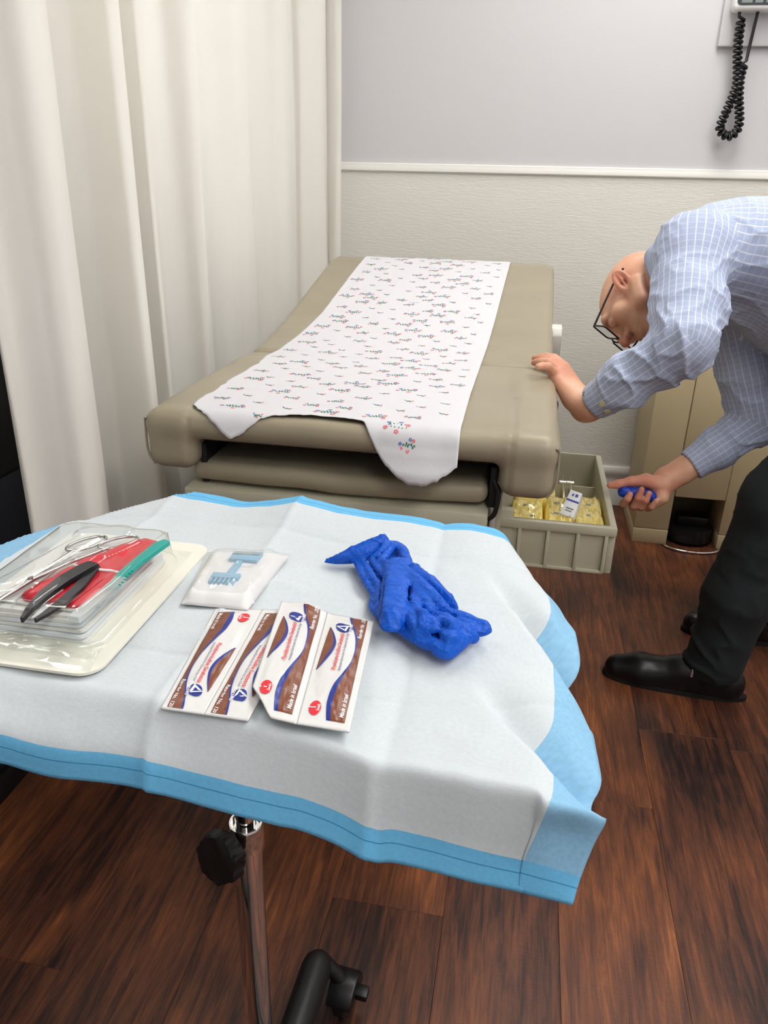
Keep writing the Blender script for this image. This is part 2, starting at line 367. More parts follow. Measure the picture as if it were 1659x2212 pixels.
# dark cabinet beyond the curtain's free edge
M_black = mat('black_satin', srgb(12, 12, 14), .5); M_navy = mat('dark_navy_panel', srgb(30, 34, 44), .55)
t = empty('black_cabinet', (-1.2, 1.3, 0)); tag(t, 'black cabinet at left edge, half hidden beyond the curtain', 'cabinet')
box('body', -1.5, -.945, .75, 2.0, .05, 1.3, M_black, t, .004); box('plinth', -1.48, -.932, .76, 1.99, 0, .05, M_black, t, .002)
box('side_panel', -.945, -.937, .78, 1.97, .07, .62, M_navy, t, .002); box('drawer_front', -.945, -.939, .78, 1.97, .64, 1.26, M_black, t, .002)
# ------------------------------------------------------------------ exam table
M_vinyl = mat('taupe_vinyl', srgb(158, 149, 127), .36, spec=.4, bump=(420, .12, .001), vary=(9, .05))
M_tan = mat('beige_enamel', srgb(186, 182, 160), .45, vary=(6, .03)); M_dark = mat('dark_mechanism', srgb(16, 16, 15), .6)
M_steel = mat('brushed_steel', (.62, .61, .59), .3, 1.0); M_chrome = mat('chrome', (.82, .81, .8), .08, 1.0)
table = empty('exam_table', (-.28, 1.75, 0)); tag(table, 'taupe vinyl exam table with raised backrest and open side drawer', 'exam table')
ZT = .785
f = Field((-.66, 1.13, .65), (.11, 1.75, .83), .005)
f.rbox(-.625, .070, 1.165, 1.690, .735, ZT, .0245, .004)
for x0, x1 in ((-.625, -.537), (-.020, .070)): f.rbox(x0, x1, 1.163, 1.62, .680, ZT, .026, .014)
def sag(V):
    V = V.copy(); t_ = np.clip((V[:, 2]-.75)/.03, 0, 1); V[:, 2] += t_*(.0025*noise3(V[:, 0]*9, V[:, 1]*9, V[:, 2]*0)-.002*np.exp(-((V[:, 1]-1.2)/.03)**2))
    # stitched seams across the lobes
    for xs in (-.545, -.004): V[:, 2] -= .0022*np.exp(-((V[:, 0]-xs)/.004)**2)*t_*(V[:, 1] < 1.40); V[:, 1] += .0022*np.exp(-((V[:, 0]-xs)/.004)**2)*(V[:, 1] < 1.2)*(V[:, 2] < .775)
    return V
f.build('seat_cushion', M_vinyl, table, sag)
gy = np.array([1.60, 1.69, 1.80, 1.90, 2.03, 2.20, 2.35, 2.46, 2.53, 2.6]); gz = np.array([0, -.001, .008, .022, .047, .083, .115, .136, .142, .140])
def back_z(y): return np.interp(y, gy, gz)
f = Field((-.66, 1.66, .60), (.11, 2.56, .97), .006)
f.rbox(-.625, .070, 1.693, 2.53, .722, ZT, .024, .004, zoff=lambda Y: back_z(Y))
f.build('backrest', M_vinyl, table)
# piping on the lobe ends
for x, s in ((.0705, 1), (-.6255, -1)):
    pts = catmull([(x-s*.004, 1.170, .772), (x, 1.176, .76), (x, 1.176, .71), (x-s*.012, 1.176, .686)], 5)
    tube('piping', pts, .0022, M_vinyl, table, 6)
f = Field((-.60, 1.15, .63), (0, 1.65, .72), .005); f.rbox(-.557, -.036, 1.185, 1.60, .654, .690, .016, .004)
f.build('legrest_cushion', M_vinyl, table, lambda V: V+np.stack([0*V[:, 0], .012*np.cos((V[:, 0]+.3)*5.5)*-1+.012*.9, .003*noise3(V[:, 0]*14, V[:, 1]*6, 0*V[:, 0])], 1))
box('legrest_tray', -.565, -.033, 1.175, 1.62, .610, .647, M_tan, table, .004)
box('mount_plate', -.53, -.05, 1.36, 2.36, .60, .722, M_dark, table, .004)
for x in (-.535, -.028): box('hinge_arm', x-.006, x+.006, 1.20, 1.45, .65, .722, M_dark, table, .002)
box('under_panel', -.535, -.022, 1.20, 1.36, .728, .735, M_dark, table, .001)
bodyb = box('body', -.55, -.026, 1.215, 2.36, .10, .60, M_tan, table, .006)
box('front_panel', -.53, -.045, 1.205, 1.215, .13, .595, M_tan, table, .003)
box('plinth', -.53, -.045, 1.25, 2.33, 0, .10, M_dark, table, .003)
box('edge_strip', -.030, -.020, 1.208, 1.225, .10, .675, M_steel, table, .001)
box('side_rail', -.026, -.012, 1.235, 1.28, .30, .665, M_tan, table, .002)
box('support_post', -.40, -.18, 2.05, 2.28, .60, .80, M_dark, table, .004)
# a loop handle by the leg rest, side bracket and dark clamp
tube('release_handle', catmull([(-.028, 1.2, .70), (-.018, 1.19, .68), (-.022, 1.19, .645), (-.03, 1.2, .63)], 5), .004, M_dark, table, 8)
M_wplast = mat('white_plastic', srgb(222, 222, 214), .4)
prism('paper_bracket', [(2.0, .735), (2.0, .80), (2.012, .818), (2.05, .822), (2.07, .80), (2.07, .76), (2.04, .735)], lambda a, b, t: (t, a, b), .060, .092, M_wplast, table, .004)
box('clamp', .055, .078, 1.515, 1.535, .735, .755, M_dark, table, .003)
# drawer, pulled open to the right
dr = empty('drawer', (.1, 1.88, .34), table); dr.location = Vector((.1, 1.88, .34))-table.location
DX1, DY0, DY1, DZ0, DZ1 = .243, 1.630, 2.135, .338, .452
box('drawer_front', DX1-.016, DX1, DY0, DY1, DZ0-.004, DZ1, M_tan, dr, .004)
box('drawer_side', -.02, DX1-.015, DY0, DY0+.008, DZ0, DZ1, M_tan, dr, .002)
box('drawer_side', -.02, DX1-.015, DY1-.008, DY1, DZ0, DZ1, M_tan, dr, .002)
box('drawer_bottom', -.02, DX1-.015, DY0+.004, DY1-.004, DZ0, DZ0+.006, M_tan, dr, .001)
box('drawer_rim', -.02, DX1, DY0-.010, DY0+.008, DZ1-.022, DZ1, M_tan, dr, .004)
for x in (.030, .094, .160, .222): box('rib', x-.004, x+.004, DY0-.009, DY0, DZ0, DZ1-.02, M_tan, dr, .001)
box('bottom_rib', -.02, DX1-.02, DY0-.008, DY0, DZ0-.002, DZ0+.005, M_tan, dr, .001)
box('divider', .02, DX1-.02, 1.985, 1.990, DZ0+.006, DZ0+.07, M_tan, dr, .001)
tube('pull', catmull([(DX1-.002, 1.72, .405), (DX1+.008, 1.73, .40), (DX1+.010, 1.80, .398), (DX1+.010, 1.92, .398), (DX1+.008, 1.99, .40), (DX1-.002, 2.0, .405)], 4), .006, M_tan, dr, 8)
box('slide_rail', -.026, .012, DY0-.004, DY0+.02, .37, .47, M_tan, dr, .001)
# ------------------------------------------------------------------ paper on the exam table
M_paper = mat('crepe_paper', srgb(219, 219, 223), .8, bump=(160, .10, .002), spec=.2)
M_pg = mat('print_green', srgb(62, 118, 102), .8); M_pr = mat('print_pink', srgb(225, 120, 125), .8); M_pb = mat('print_blue', srgb(105, 130, 195), .8)
# running length s from the back edge over the seat, then down the front
prof = [(2.527, ZT+back_z(2.527)-.012)] + [(y, ZT+back_z(y)+.0022) for y in np.linspace(2.50, 1.70, 40)] + [(y, ZT+.0022) for y in np.linspace(1.68, 1.195, 26)]
for a in np.linspace(8, 90, 10): prof.append((1.190-.028*math.sin(math.radians(a)), ZT+.0022-.030*(1-math.cos(math.radians(a)))))
for z in np.linspace(.75, .66, 10): prof.append((1.161-.002, z))
prof = np.array(prof); S = np.concatenate([[0], np.cumsum(np.linalg.norm(np.diff(prof, axis=0), axis=1))])
def paper_edge(s):      # left and right edges of the strip
    y = np.interp(s, S, prof[:, 0])
    return np.interp(y, [1.16, 1.2, 1.3, 1.45, 1.55, 1.62, 1.7, 2.0, 2.53], [-.548, -.549, -.560, -.552, -.550, -.557, -.552, -.528, -.514]), np.interp(y, [1.16, 1.2, 1.4, 1.7, 2.53], [-.086, -.087, -.089, -.087, -.062])
S_front = np.interp(-1.19, -prof[:67, 0], S[:67])
def paper_end(u):       # torn lower edge, as running length
    x = [0, .03, .09, .13, .17, .21, .25, .30, .38, .46, .54, .60, .635, .66, .70, .74, .78, .83, .88, .93, .97, 1]
    e = [-.012, .008, .028, .044, .060, .055, .036, .018, .006, .002, .0, .004, .007, .012, .05, .075, .09, .105, .108, .098, .085, .072]
    return S_front+np.interp(u, x, e)+.002*noise3(u*60, u*0, u*0+1)+.0012*noise3(u*190, u*0, u*0+4)
def paper_pt(u, s, lift=0):
    y = np.interp(s, S, prof[:, 0]); z = np.interp(s, S, prof[:, 1]); a, b = paper_edge(s); x = a+(b-a)*u
    over = np.clip((s-S_front-.03)/.06, 0, 1)
    w1 = .0012*(1+noise3(x*22, s*16, 0*s))*.6+.0008*noise3(x*60, s*45, 0*s+3)+.001
    w1 = w1*(1-over); curl = over*(.010+.012*np.sin(u*9))*over
    ds = 1e-3; dy = np.interp(s+ds, S, prof[:, 0])-np.interp(s-ds, S, prof[:, 0]); dz = np.interp(s+ds, S, prof[:, 1])-np.interp(s-ds, S, prof[:, 1]); L = np.hypot(dy, dz)+1e-9
    ny, nz = dz/L*1.0, -dy/L     # outward normal (up on the seat, towards -y at the front)
    return np.stack([x, y+ny*(w1+lift+curl), z+nz*(w1+lift+curl*.2)], -1)
nu, nv = 110, 220
U_, T_ = np.meshgrid(np.linspace(0, 1, nu), np.linspace(0, 1, nv)); Sg = T_*paper_end(U_)
paper = mesh('table_paper', paper_pt(U_, Sg).reshape(-1, 3), grid_faces(nu, nv), M_paper, None, True)
paper.modifiers.new('thick', 'SOLIDIFY').thickness = .0004
tag(paper, 'torn strip of white flower-printed paper laid along the exam table', 'table paper')
def flower_print():
    rng = random.Random(5); data = {'g': ([], []), 'r': ([], []), 'b': ([], [])}
    def stamp(key, pts, u0, s0):
        V, F = data[key]; n0 = len(V)
        for (x, y) in pts: V.append((u0+x/.463, s0-y))
        F.append(tuple(range(n0, n0+len(pts))))
    def disc(key, x, y, r, u0, s0):
        stamp(key, [(x+r*math.cos(k*PI/3), y+r*math.sin(k*PI/3)) for k in range(6)], u0, s0)
    def line(key, pts, w, u0, s0):
        for (x0, y0), (x1, y1) in zip(pts[:-1], pts[1:]):
            L = math.hypot(x1-x0, y1-y0)+1e-9; nx, ny = -(y1-y0)/L*w, (x1-x0)/L*w
            stamp(key, [(x0-nx, y0-ny), (x1-nx, y1-ny), (x1+nx, y1+ny), (x0+nx, y0+ny)], u0, s0)
    row = 0; s = .03
    while s < S_front+.10:
        n = 6
        for i in range(n+1):
            u = (i+(.5 if row % 2 else 0))/n+rng.uniform(-.03, .03); s2 = s+rng.uniform(-.008, .008)
            k = (1.25, .9, .55)[(i*2+row*3+rng.randint(0, 1)) % 3]
            if u < .05 or u > .94 or s2 > float(paper_end(np.array(u)))-.010: continue
            W = .018*k; x = -W*.6; pts = [(x, .002*k)]
            while x < W*.7:
                x += W*rng.uniform(.09, .16); pts.append((x, (.009*k*(1-abs(x)/W*.7) if len(pts) % 2 else -.002*k)+rng.uniform(-.0015, .0015)))
            line('g', pts, .00055+.00025*k, u, s2)
            for q in range(5 if k > .6 else 3):
                a = q*2.3+rng.random(); cx, cy = W*.85*math.cos(a), .010*k*math.sin(a)+.003
                key = 'rb'[q % 2]
                for t in range(5): disc(key, cx+.0021*k*math.cos(t*1.257), cy+.0021*k*math.sin(t*1.257), .0012*k+.0003, u, s2)
        s += .036; row += 1
    for i in range(3): line('b', [(-.014, 0), (.014, 0)], .0008, .5, .14+.30*i)
    for key, m, nm in (('g', M_pg, 'green_stem_print'), ('r', M_pr, 'pink_flower_print'), ('b', M_pb, 'blue_flower_print')):
        V, F = data[key]; A = np.array(V); o = mesh(nm, paper_pt(A[:, 0], A[:, 1], .0006), F, m, paper); o['kind'] = 'stuff'
flower_print()
# ------------------------------------------------------------------ instrument stand
M_rub = mat('black_rubber', srgb(14, 15, 17), .45); M_knob = mat('black_plastic', srgb(9, 10, 12), .4)
SX, SY, TZ = -.253, .607, .764
stand = empty('instrument_stand', (SX, SY, 0)); tag(stand, 'chrome-poled instrument stand on black castered feet under the blue-edged drape', 'instrument stand')
bm = bmesh.new()
def rr(x0, x1, y0, y1, r, n=6):
    out = []
    for cx, cy, a0 in ((x1-r, y1-r, 0), (x0+r, y1-r, 90), (x0+r, y0+r, 180), (x1-r, y0+r, 270)):
        for k in range(n+1): a = math.radians(a0+90*k/n); out.append((cx+r*math.cos(a), cy+r*math.sin(a)))
    return out
prism('tray', rr(-.47, .0, .43, .80, .03), lambda a, b, t: (a, b, t), TZ-.012, TZ, M_steel, stand)
tube('tray_frame', [(x, y, TZ-.018) for x, y in rr(-.46, -.01, .44, .79, .03)], .006, M_chrome, stand, 8, closed=True)
tube('cross_bar', [(-.46, SY, TZ-.022), (-.01, SY, TZ-.022)], .007, M_chrome, stand, 8)
lathe('inner_post', [(.0115, 0), (.0115, .285)], (SX, SY, .47), (0, 0, 1), M_chrome, stand)
lathe('pole', [(.0165, 0), (.0165, .395)], (SX, SY, .09), (0, 0, 1), M_chrome, stand, 40)
lathe('collar', [(.0175, 0), (.0195, .002), (.0195, .034), (.0182, .036), (.0160, .036), (.0160, .030), (.0125, .030)], (SX, SY, .462), (0, 0, 1), M_chrome, stand, 40)
# star knob on its threaded stem
kd = np.array((-.36, -.90, .22)); kd /= np.linalg.norm(kd); kc = np.array((SX, SY, .472))
tube('knob_stem', [kc+kd*.015, kc+kd*.034], .0045, M_chrome, stand, 10)
ku = np.cross(kd, (0, 0, 1.)); ku /= np.linalg.norm(ku); kv = np.cross(ku, kd)
st = [((.0265+.0030*math.cos(a*7))*math.cos(a), (.0265+.0030*math.cos(a*7))*math.sin(a)) for a in np.linspace(0, 2*PI, 70, endpoint=False)]
prism('lock_knob', st, lambda a, b, t: tuple(kc+kd*t+ku*a+kv*b), .032, .050, M_knob, stand, .002)
lathe('hub', [(.020, .040), (.026, .045), (.026, .085), (.020, .100), (.0165, .104)], (SX, SY, 0), (0, 0, 1), M_rub, stand)
tube('foot_tube', [(-.226, .235, .095), (-.225, .25, .095), (-.222, .50, .095), (-.213, .735, .097), (-.2124, .748, .097), (-.212, .757, .097), (-.2118, .762, .097)], [.012, .0215, .0225, .0225, .020, .013, .004], M_rub, stand, 20)
tube('cross_tube', [(-.225, .33, .095), (-.50, .33, .095), (-.512, .33, .095)], [.0215, .0215, .006], M_rub, stand, 20)
for c, d, s in (((-.174, .752, .031), (.1, .995, 0), (.995, -.1, 0)), ((-.185, .262, .031), (0, 1., 0), (1., 0, 0)), ((-.49, .295, .031), (0, 1., 0), (1., 0, 0))):
    c, d, s = np.array(c), np.array(d), np.array(s)
    lathe('caster_wheel', [(.006, -.011), (.027, -.011), (.031, -.007), (.031, .007), (.027, .011), (.006, .011)], c, s, M_rub, stand, 28)
    hood = [(.034*math.cos(t), .034*math.sin(t)) for t in np.linspace(-.2, PI*.92, 16)]
    prism('caster_hood', hood, lambda p, q, t, c=c, d=d, s=s: tuple(c+d*p+np.array((0, 0, q))+s*t), -.020, .019, M_knob, stand, .003)
    tube('caster_stem', [c+np.array((0, 0, .02)), c-s*.016+np.array((0, 0, .040)), c-s*.032+np.array((0, 0, .056))], .011, M_knob, stand, 10)
    prism('brake_lever', [(-.008, .004), (.010, .004), (.012, .016), (-.008, .016)], lambda p, q, t, c=c, d=d, s=s: tuple(c+d*p+np.array((0, 0, q))+s*t), .016, .036, M_knob, stand, .002)
# ------------------------------------------------------------------ drape
def drape_mat():
    m = bpy.data.materials.new('drape_sheet'); m.use_nodes = True; nt = m.node_tree; b = nt.nodes['Principled BSDF']; N = nt.nodes.new; L = nt.links.new
    b.inputs['Roughness'].default_value = .85; b.inputs['Specular IOR Level'].default_value = .2
    at = N('ShaderNodeUVMap'); at.uv_map = 'flat'; sp = N('ShaderNodeSeparateXYZ'); L(at.outputs[0], sp.inputs[0])
    def lt(v, t):
        n = N('ShaderNodeMath'); n.operation = 'LESS_THAN'; n.inputs[1].default_value = t; L(v, n.inputs[0]); return n.outputs[0]
    def gt(v, t):
        n = N('ShaderNodeMath'); n.operation = 'GREATER_THAN'; n.inputs[1].default_value = t; L(v, n.inputs[0]); return n.outputs[0]
    def mxm(a, c):
        n = N('ShaderNodeMath'); n.operation = 'MAXIMUM'; L(a, n.inputs[0]); L(c, n.inputs[1]); return n.outputs[0]
    side = mxm(lt(sp.outputs[0], DR_M), gt(sp.outputs[0], DR_W-DR_M)); band = mxm(lt(sp.outputs[1], DR_B), gt(sp.outputs[1], DR_L-DR_B))
    nz = N('ShaderNodeTexNoise'); nz.inputs['Scale'].default_value = 260; nz.inputs['Detail'].default_value = 3; L(at.outputs[0], nz.inputs[0])
    def col(c, a):
        r = N('ShaderNodeValToRGB'); r.color_ramp.elements[0].position = .3; r.color_ramp.elements[1].position = .7
        r.color_ramp.elements[0].color = tuple(x*(1-a) for x in c)+(1,); r.color_ramp.elements[1].color = tuple(min(1, x*(1+a)) for x in c)+(1,); L(nz.outputs[0], r.inputs[0]); return r.outputs[0]
    m1 = N('ShaderNodeMix'); m1.data_type = 'RGBA'; L(side, m1.inputs[0]); L(col(srgb(204, 212, 216), .035), m1.inputs[6]); L(col(srgb(138, 186, 218), .07), m1.inputs[7])
    m2 = N('ShaderNodeMix'); m2.data_type = 'RGBA'; L(band, m2.inputs[0]); L(m1.outputs[2], m2.inputs[6]); L(col(srgb(108, 184, 228), .05), m2.inputs[7])
    # heat-sealed line in the middle of the band
    a1 = N('ShaderNodeMath'); a1.operation = 'PINGPONG'; a1.inputs[1].default_value = DR_L/2; L(sp.outputs[1], a1.inputs[0])
    a2 = N('ShaderNodeMath'); a2.operation = 'SUBTRACT'; a2.inputs[1].default_value = DR_B*.60; L(a1.outputs[0], a2.inputs[0])
    a3 = N('ShaderNodeMath'); a3.operation = 'ABSOLUTE'; L(a2.outputs[0], a3.inputs[0]); ln = lt(a3.outputs[0], .0005)
    m3 = N('ShaderNodeMix'); m3.data_type = 'RGBA'; L(ln, m3.inputs[0]); L(m2.outputs[2], m3.inputs[6]); m3.inputs[7].default_value = (*srgb(62, 138, 190), 1)
    L(m3.outputs[2], b.inputs['Base Color'])
    bp = N('ShaderNodeBump'); bp.inputs['Strength'].default_value = .22; bp.inputs['Distance'].default_value = .0015
    n2 = N('ShaderNodeTexNoise'); n2.inputs['Scale'].default_value = 90; n2.inputs['Detail'].default_value = 6; n2.inputs['Roughness'].default_value = .7; L(at.outputs[0], n2.inputs[0])
    L(n2.outputs[0], bp.inputs['Height']); L(bp.outputs[0], b.inputs['Normal'])
    return m
DR_W, DR_L, DR_M, DR_B = .655, .505, .046, .026
DZ = .783
def drape():
    # control net, columns left to right, rows far to near; top of the tray lies at DZ
    us = [0, .046, .10, .16, .24, .33, .42, .48, .54, .580, DR_W-DR_M, DR_W-.02, DR_W]
    X0 = -.548
    vs_ = [0, DR_B, .06, .12, .19, .26, .33, .385, .425, .455, DR_L-DR_B, DR_L]     # distance from the far edge
    net = np.zeros((len(vs_), len(us), 3))
    for j, v in enumerate(vs_):
        for i, u in enumerate(us):
            net[j, i] = (X0+u, .842-v, DZ)
    for i, u in enumerate(us):     # far edge lies just past the tray
        net[0, i, 2] = DZ-.004; net[1, i, 2] = DZ-.001
    R = len(vs_)
    # near flap, measured along the sheet's lower edge
    ex = [-200, 0, 270, 520, 760, 1000, 1180, 1240]; ey = [1622, 1655, 1702, 1764, 1830, 1895, 1940, 1955]; ez = [.737, .734, .728, .722, .716, .711, .707, .706]
    bx = [-200, 0, 270, 520, 760, 1000, 1132, 1250]; by = [1562, 1591, 1640, 1692, 1757, 1822, 1858, 1888]
    edge = np.array([PZ(a, b, c) for a, b, c in zip(ex, ey, ez)]); band = np.array([PZ(a, b, c+.023) for a, b, c in zip(bx, by, ez)])
    for i, u in enumerate(us):
        xt = X0+u
        e = np.array([np.interp(xt, edge[:, 0], edge[:, k]) for k in range(3)]); e[0] = xt
        b = np.array([np.interp(xt, band[:, 0], band[:, k]) for k in range(3)]); b[0] = xt
        yr = np.interp(xt, [-.55, -.27, .08], [.450, .440, .397]); r = np.array((xt, yr, DZ-.001))
        net[R-1, i] = e; net[R-2, i] = b; net[R-3, i] = (b*.42+r*.58)+np.array((0, -.001, .0005)); net[R-4, i] = r
        for j, f_ in ((R-5, .06), (R-6, .26), (R-7, .50)):
            net[j, i, 1] = yr+(.842-.19-yr)*f_
    # right end: white boundary column and free edge
    def setc(i, rows):
        ys = [q[1] for q in rows][::-1]
        for j in range(R-4):
            y = net[j, i, 1]
            for k in (0, 2): net[j, i, k] = np.interp(y, ys, [q[k] for q in rows][::-1])
            
    setc(8, [(-.012, .85, DZ-.012), (-.004, .80, DZ-.006), (.0, .74, DZ-.002), (.0, .60, DZ), (.0, .40, DZ)])
    setc(9, [(.008, .85, DZ-.035), (.018, .80, DZ-.022), (.026, .74, DZ-.010), (.03, .66, DZ-.002), (.032, .54, DZ), (.032, .40, DZ)])
    setc(10, [(.020, .85, DZ-.065), (.030, .80, DZ-.045), (.042, .74, DZ-.022), (.048, .667, DZ-.004), (.049, .525, DZ-.003), (.046, .40, DZ-.004)])
    setc(11, [(.026, .85, DZ-.09), (.040, .80, DZ-.07), (.058, .72, DZ-.034), (.062, .63, DZ-.009), (.064, .495, DZ-.010), (.064, .40, DZ-.008)])
    setc(12, [(.030, .85, DZ-.115), (.046, .80, DZ-.092), (.060, .72, DZ-.056), (.074, .635, DZ-.016), (.080, .500, DZ-.022), (.085, .40, DZ-.012)])
    for i, (dx) in ((9, .0), (10, .0), (11, .006), (12, .010)):
        net[R-4, i, 0] += dx*.4
    net[R-4, 12] = PZ(1312, 1772, DZ-.014); net[R-4, 11] = PZ(1250, 1757, DZ-.008); net[R-4, 10] = PZ(1184, 1741, DZ-.002)
    net[R-1, 12] = PZ(1236, 1955, .706); net[R-2, 12] = PZ(1254, 1893, .724); net[R-3, 12] = PZ(1282, 1825, .748)
    net[R-1, 11] = PZ(1185, 1942, .707); net[R-2, 11] = PZ(1194, 1876, .728); net[R-3, 11] = PZ(1222, 1806, .752)
    net[R-1, 10] = PZ(1120, 1925, .708); net[R-2, 10] = PZ(1132, 1858, .731); net[R-3, 10] = PZ(1160, 1795, .757)
    # left end droops
    net[:, 0, 2] -= .008; net[:, 1, 2] -= .002
    nu, nv = 190, 150
    uu = np.linspace(0, DR_W, nu); vv = np.linspace(0, DR_L, nv)
    def interp_axis(A, ks, q):
        ks = np.array(ks); idx = np.clip(np.searchsorted(ks, q, 'right')-1, 0, len(ks)-2); out = []
        for a, t_ in zip(idx, q):
            t = (t_-ks[a])/(ks[a+1]-ks[a]); p1, p2 = A[a], A[a+1]
            m1 = (A[a+1]-A[max(a-1, 0)])/(ks[a+1]-ks[max(a-1, 0)])*(ks[a+1]-ks[a]); m2 = (A[min(a+2, len(ks)-1)]-A[a])/(ks[min(a+2, len(ks)-1)]-ks[a])*(ks[a+1]-ks[a])
            out.append((2*t**3-3*t*t+1)*p1+(t**3-2*t*t+t)*m1+(-2*t**3+3*t*t)*p2+(t**3-t*t)*m2)
        return np.array(out)
    G = interp_axis(net, vs_, vv); G = np.swapaxes(interp_axis(np.swapaxes(G, 0, 1), us, uu), 0, 1)
    # creases of the unfolded sheet: alternate ridges and valleys
    Xg, Yg = G[..., 0], G[..., 1]
    flat_ = np.clip((Yg-.42)/.03, 0, 1)
    dz = 0
    for xc, a in ((-.405, .0034), (-.248, .0062), (-.070, -.0046)):
        d = abs(uu[None, :]+X0-xc+.01*(Yg-.6)); dz = dz+a*np.exp(-d/.035)+(.0016 if a > 0 else -.0016)*np.exp(-d/.003)
    for yc, a in ((.755, -.0050), (.630, .0032), (.495, -.0032)):
        d = abs(Yg-yc-.012*np.sin(Xg*14)); dz = dz+a*np.exp(-d/.03)+np.sign(a)*.0015*np.exp(-d/.003)
    far = np.clip((Yg-.74)/.09, 0, 1); dz = dz+far*(.007*np.exp(-((Xg+.25)/.06)**2)+.004*np.exp(-((Xg+.40)/.05)**2)-.003*np.exp(-((Xg+.32)/.04)**2))
    dz = dz+.0012*noise3(Xg*25, Yg*25, 0*Xg)+.0006*noise3(Xg*70, Yg*70, 0*Xg+3)
    G[..., 2] += dz+.004*np.clip(Xg*20-0, 0, 1)*noise3(Xg*18, Yg*22, 0*Xg+7)
    # the far left corner hangs lower than the tray
    yl = np.interp(Xg, [-.56, -.545, -.494, -.40, -.36], [.640, .664, .742, .828, .90]); dr_ = np.maximum(0, Yg-yl)
    G[..., 2] -= 1.1*dr_; G[..., 1] -= .45*dr_
    # flutes running out to the hanging right end
    wgt = np.clip((Xg+.02)/.09, 0, 1.15)*np.clip((Yg-.40)/.03, 0, 1)
    for yc, xc, sl_, wd, dp in ((.606, .04, -1.9, .020, .036), (.458, .037, -1.2, .016, .028)):
        q = (Yg-(yc+sl_*(Xg-xc))); v_ = np.exp(-(np.where(q > 0, q*.75, q*1.5)/wd)**2)
        G[..., 2] -= dp*v_*wgt**1.4; G[..., 0] -= dp*1.15*v_*wgt**1.6
    # kinks in the near edge where creases cross it
    nr = np.clip((.46-Yg)/.06, 0, 1)
    for xc, a in ((-.243, -.006), (-.078, -.006)): G[..., 1] += nr*a*np.exp(-abs(Xg-xc)/.018)
    G[..., 1] += nr*.003*noise3(Xg*16, Yg*0, 0*Xg+2)
    o = mesh('surgical_drape', G.reshape(-1, 3), grid_faces(nu, nv), drape_mat(), None, True)
    uv = o.data.uv_layers.new(name='flat'); UVv = np.stack(np.meshgrid(uu, vv), -1).reshape(-1, 2)
    li = np.zeros(len(o.data.loops), np.int32); o.data.loops.foreach_get('vertex_index', li); uv.data.foreach_set('uv', UVv[li].astype(np.float32).ravel())
    s = o.modifiers.new('thick', 'SOLIDIFY'); s.thickness = .0005; s.offset = -1
    tag(o, 'creased white drape with blue borders covering the instrument stand', 'drape')
    return G
DG = drape()
def drape_z(x, y):
    d = (DG[..., 0]-x)**2+(DG[..., 1]-y)**2; return float(DG[..., 2].ravel()[d.argmin()])
# ------------------------------------------------------------------ swabstick packets
M_foil = mat('packet_paper', srgb(222, 222, 221), .28, coat=.3, bump=(60, .2, .003)); M_brown = mat('brown_print', srgb(122, 66, 38), .35); M_blue = mat('blue_print', srgb(22, 48, 140), .35)
M_red = mat('red_print', srgb(225, 38, 52), .35); M_wprint = mat('white_print', srgb(245, 245, 245), .35); M_grey = mat('grey_print', srgb(60, 64, 110), .4)
def text_mesh(s, size, bold=False, slant=0):
    c = bpy.data.curves.new('lettering', 'FONT'); c.body = s; c.size = size; c.resolution_u = 3; c.align_x = 'CENTER'; c.align_y = 'CENTER'; c.shear = slant
    if bold: c.offset = size*.014
    o = bpy.data.objects.new('lettering', c); COL.objects.link(o); dg = bpy.context.evaluated_depsgraph_get()
    me = bpy.data.meshes.new_from_object(o.evaluated_get(dg)); V = np.array([v.co[:] for v in me.vertices]); F = [tuple(p.vertices) for p in me.polygons]
    bpy.data.objects.remove(o); bpy.data.curves.remove(c); bpy.data.meshes.remove(me)
    return V[:, :2], F
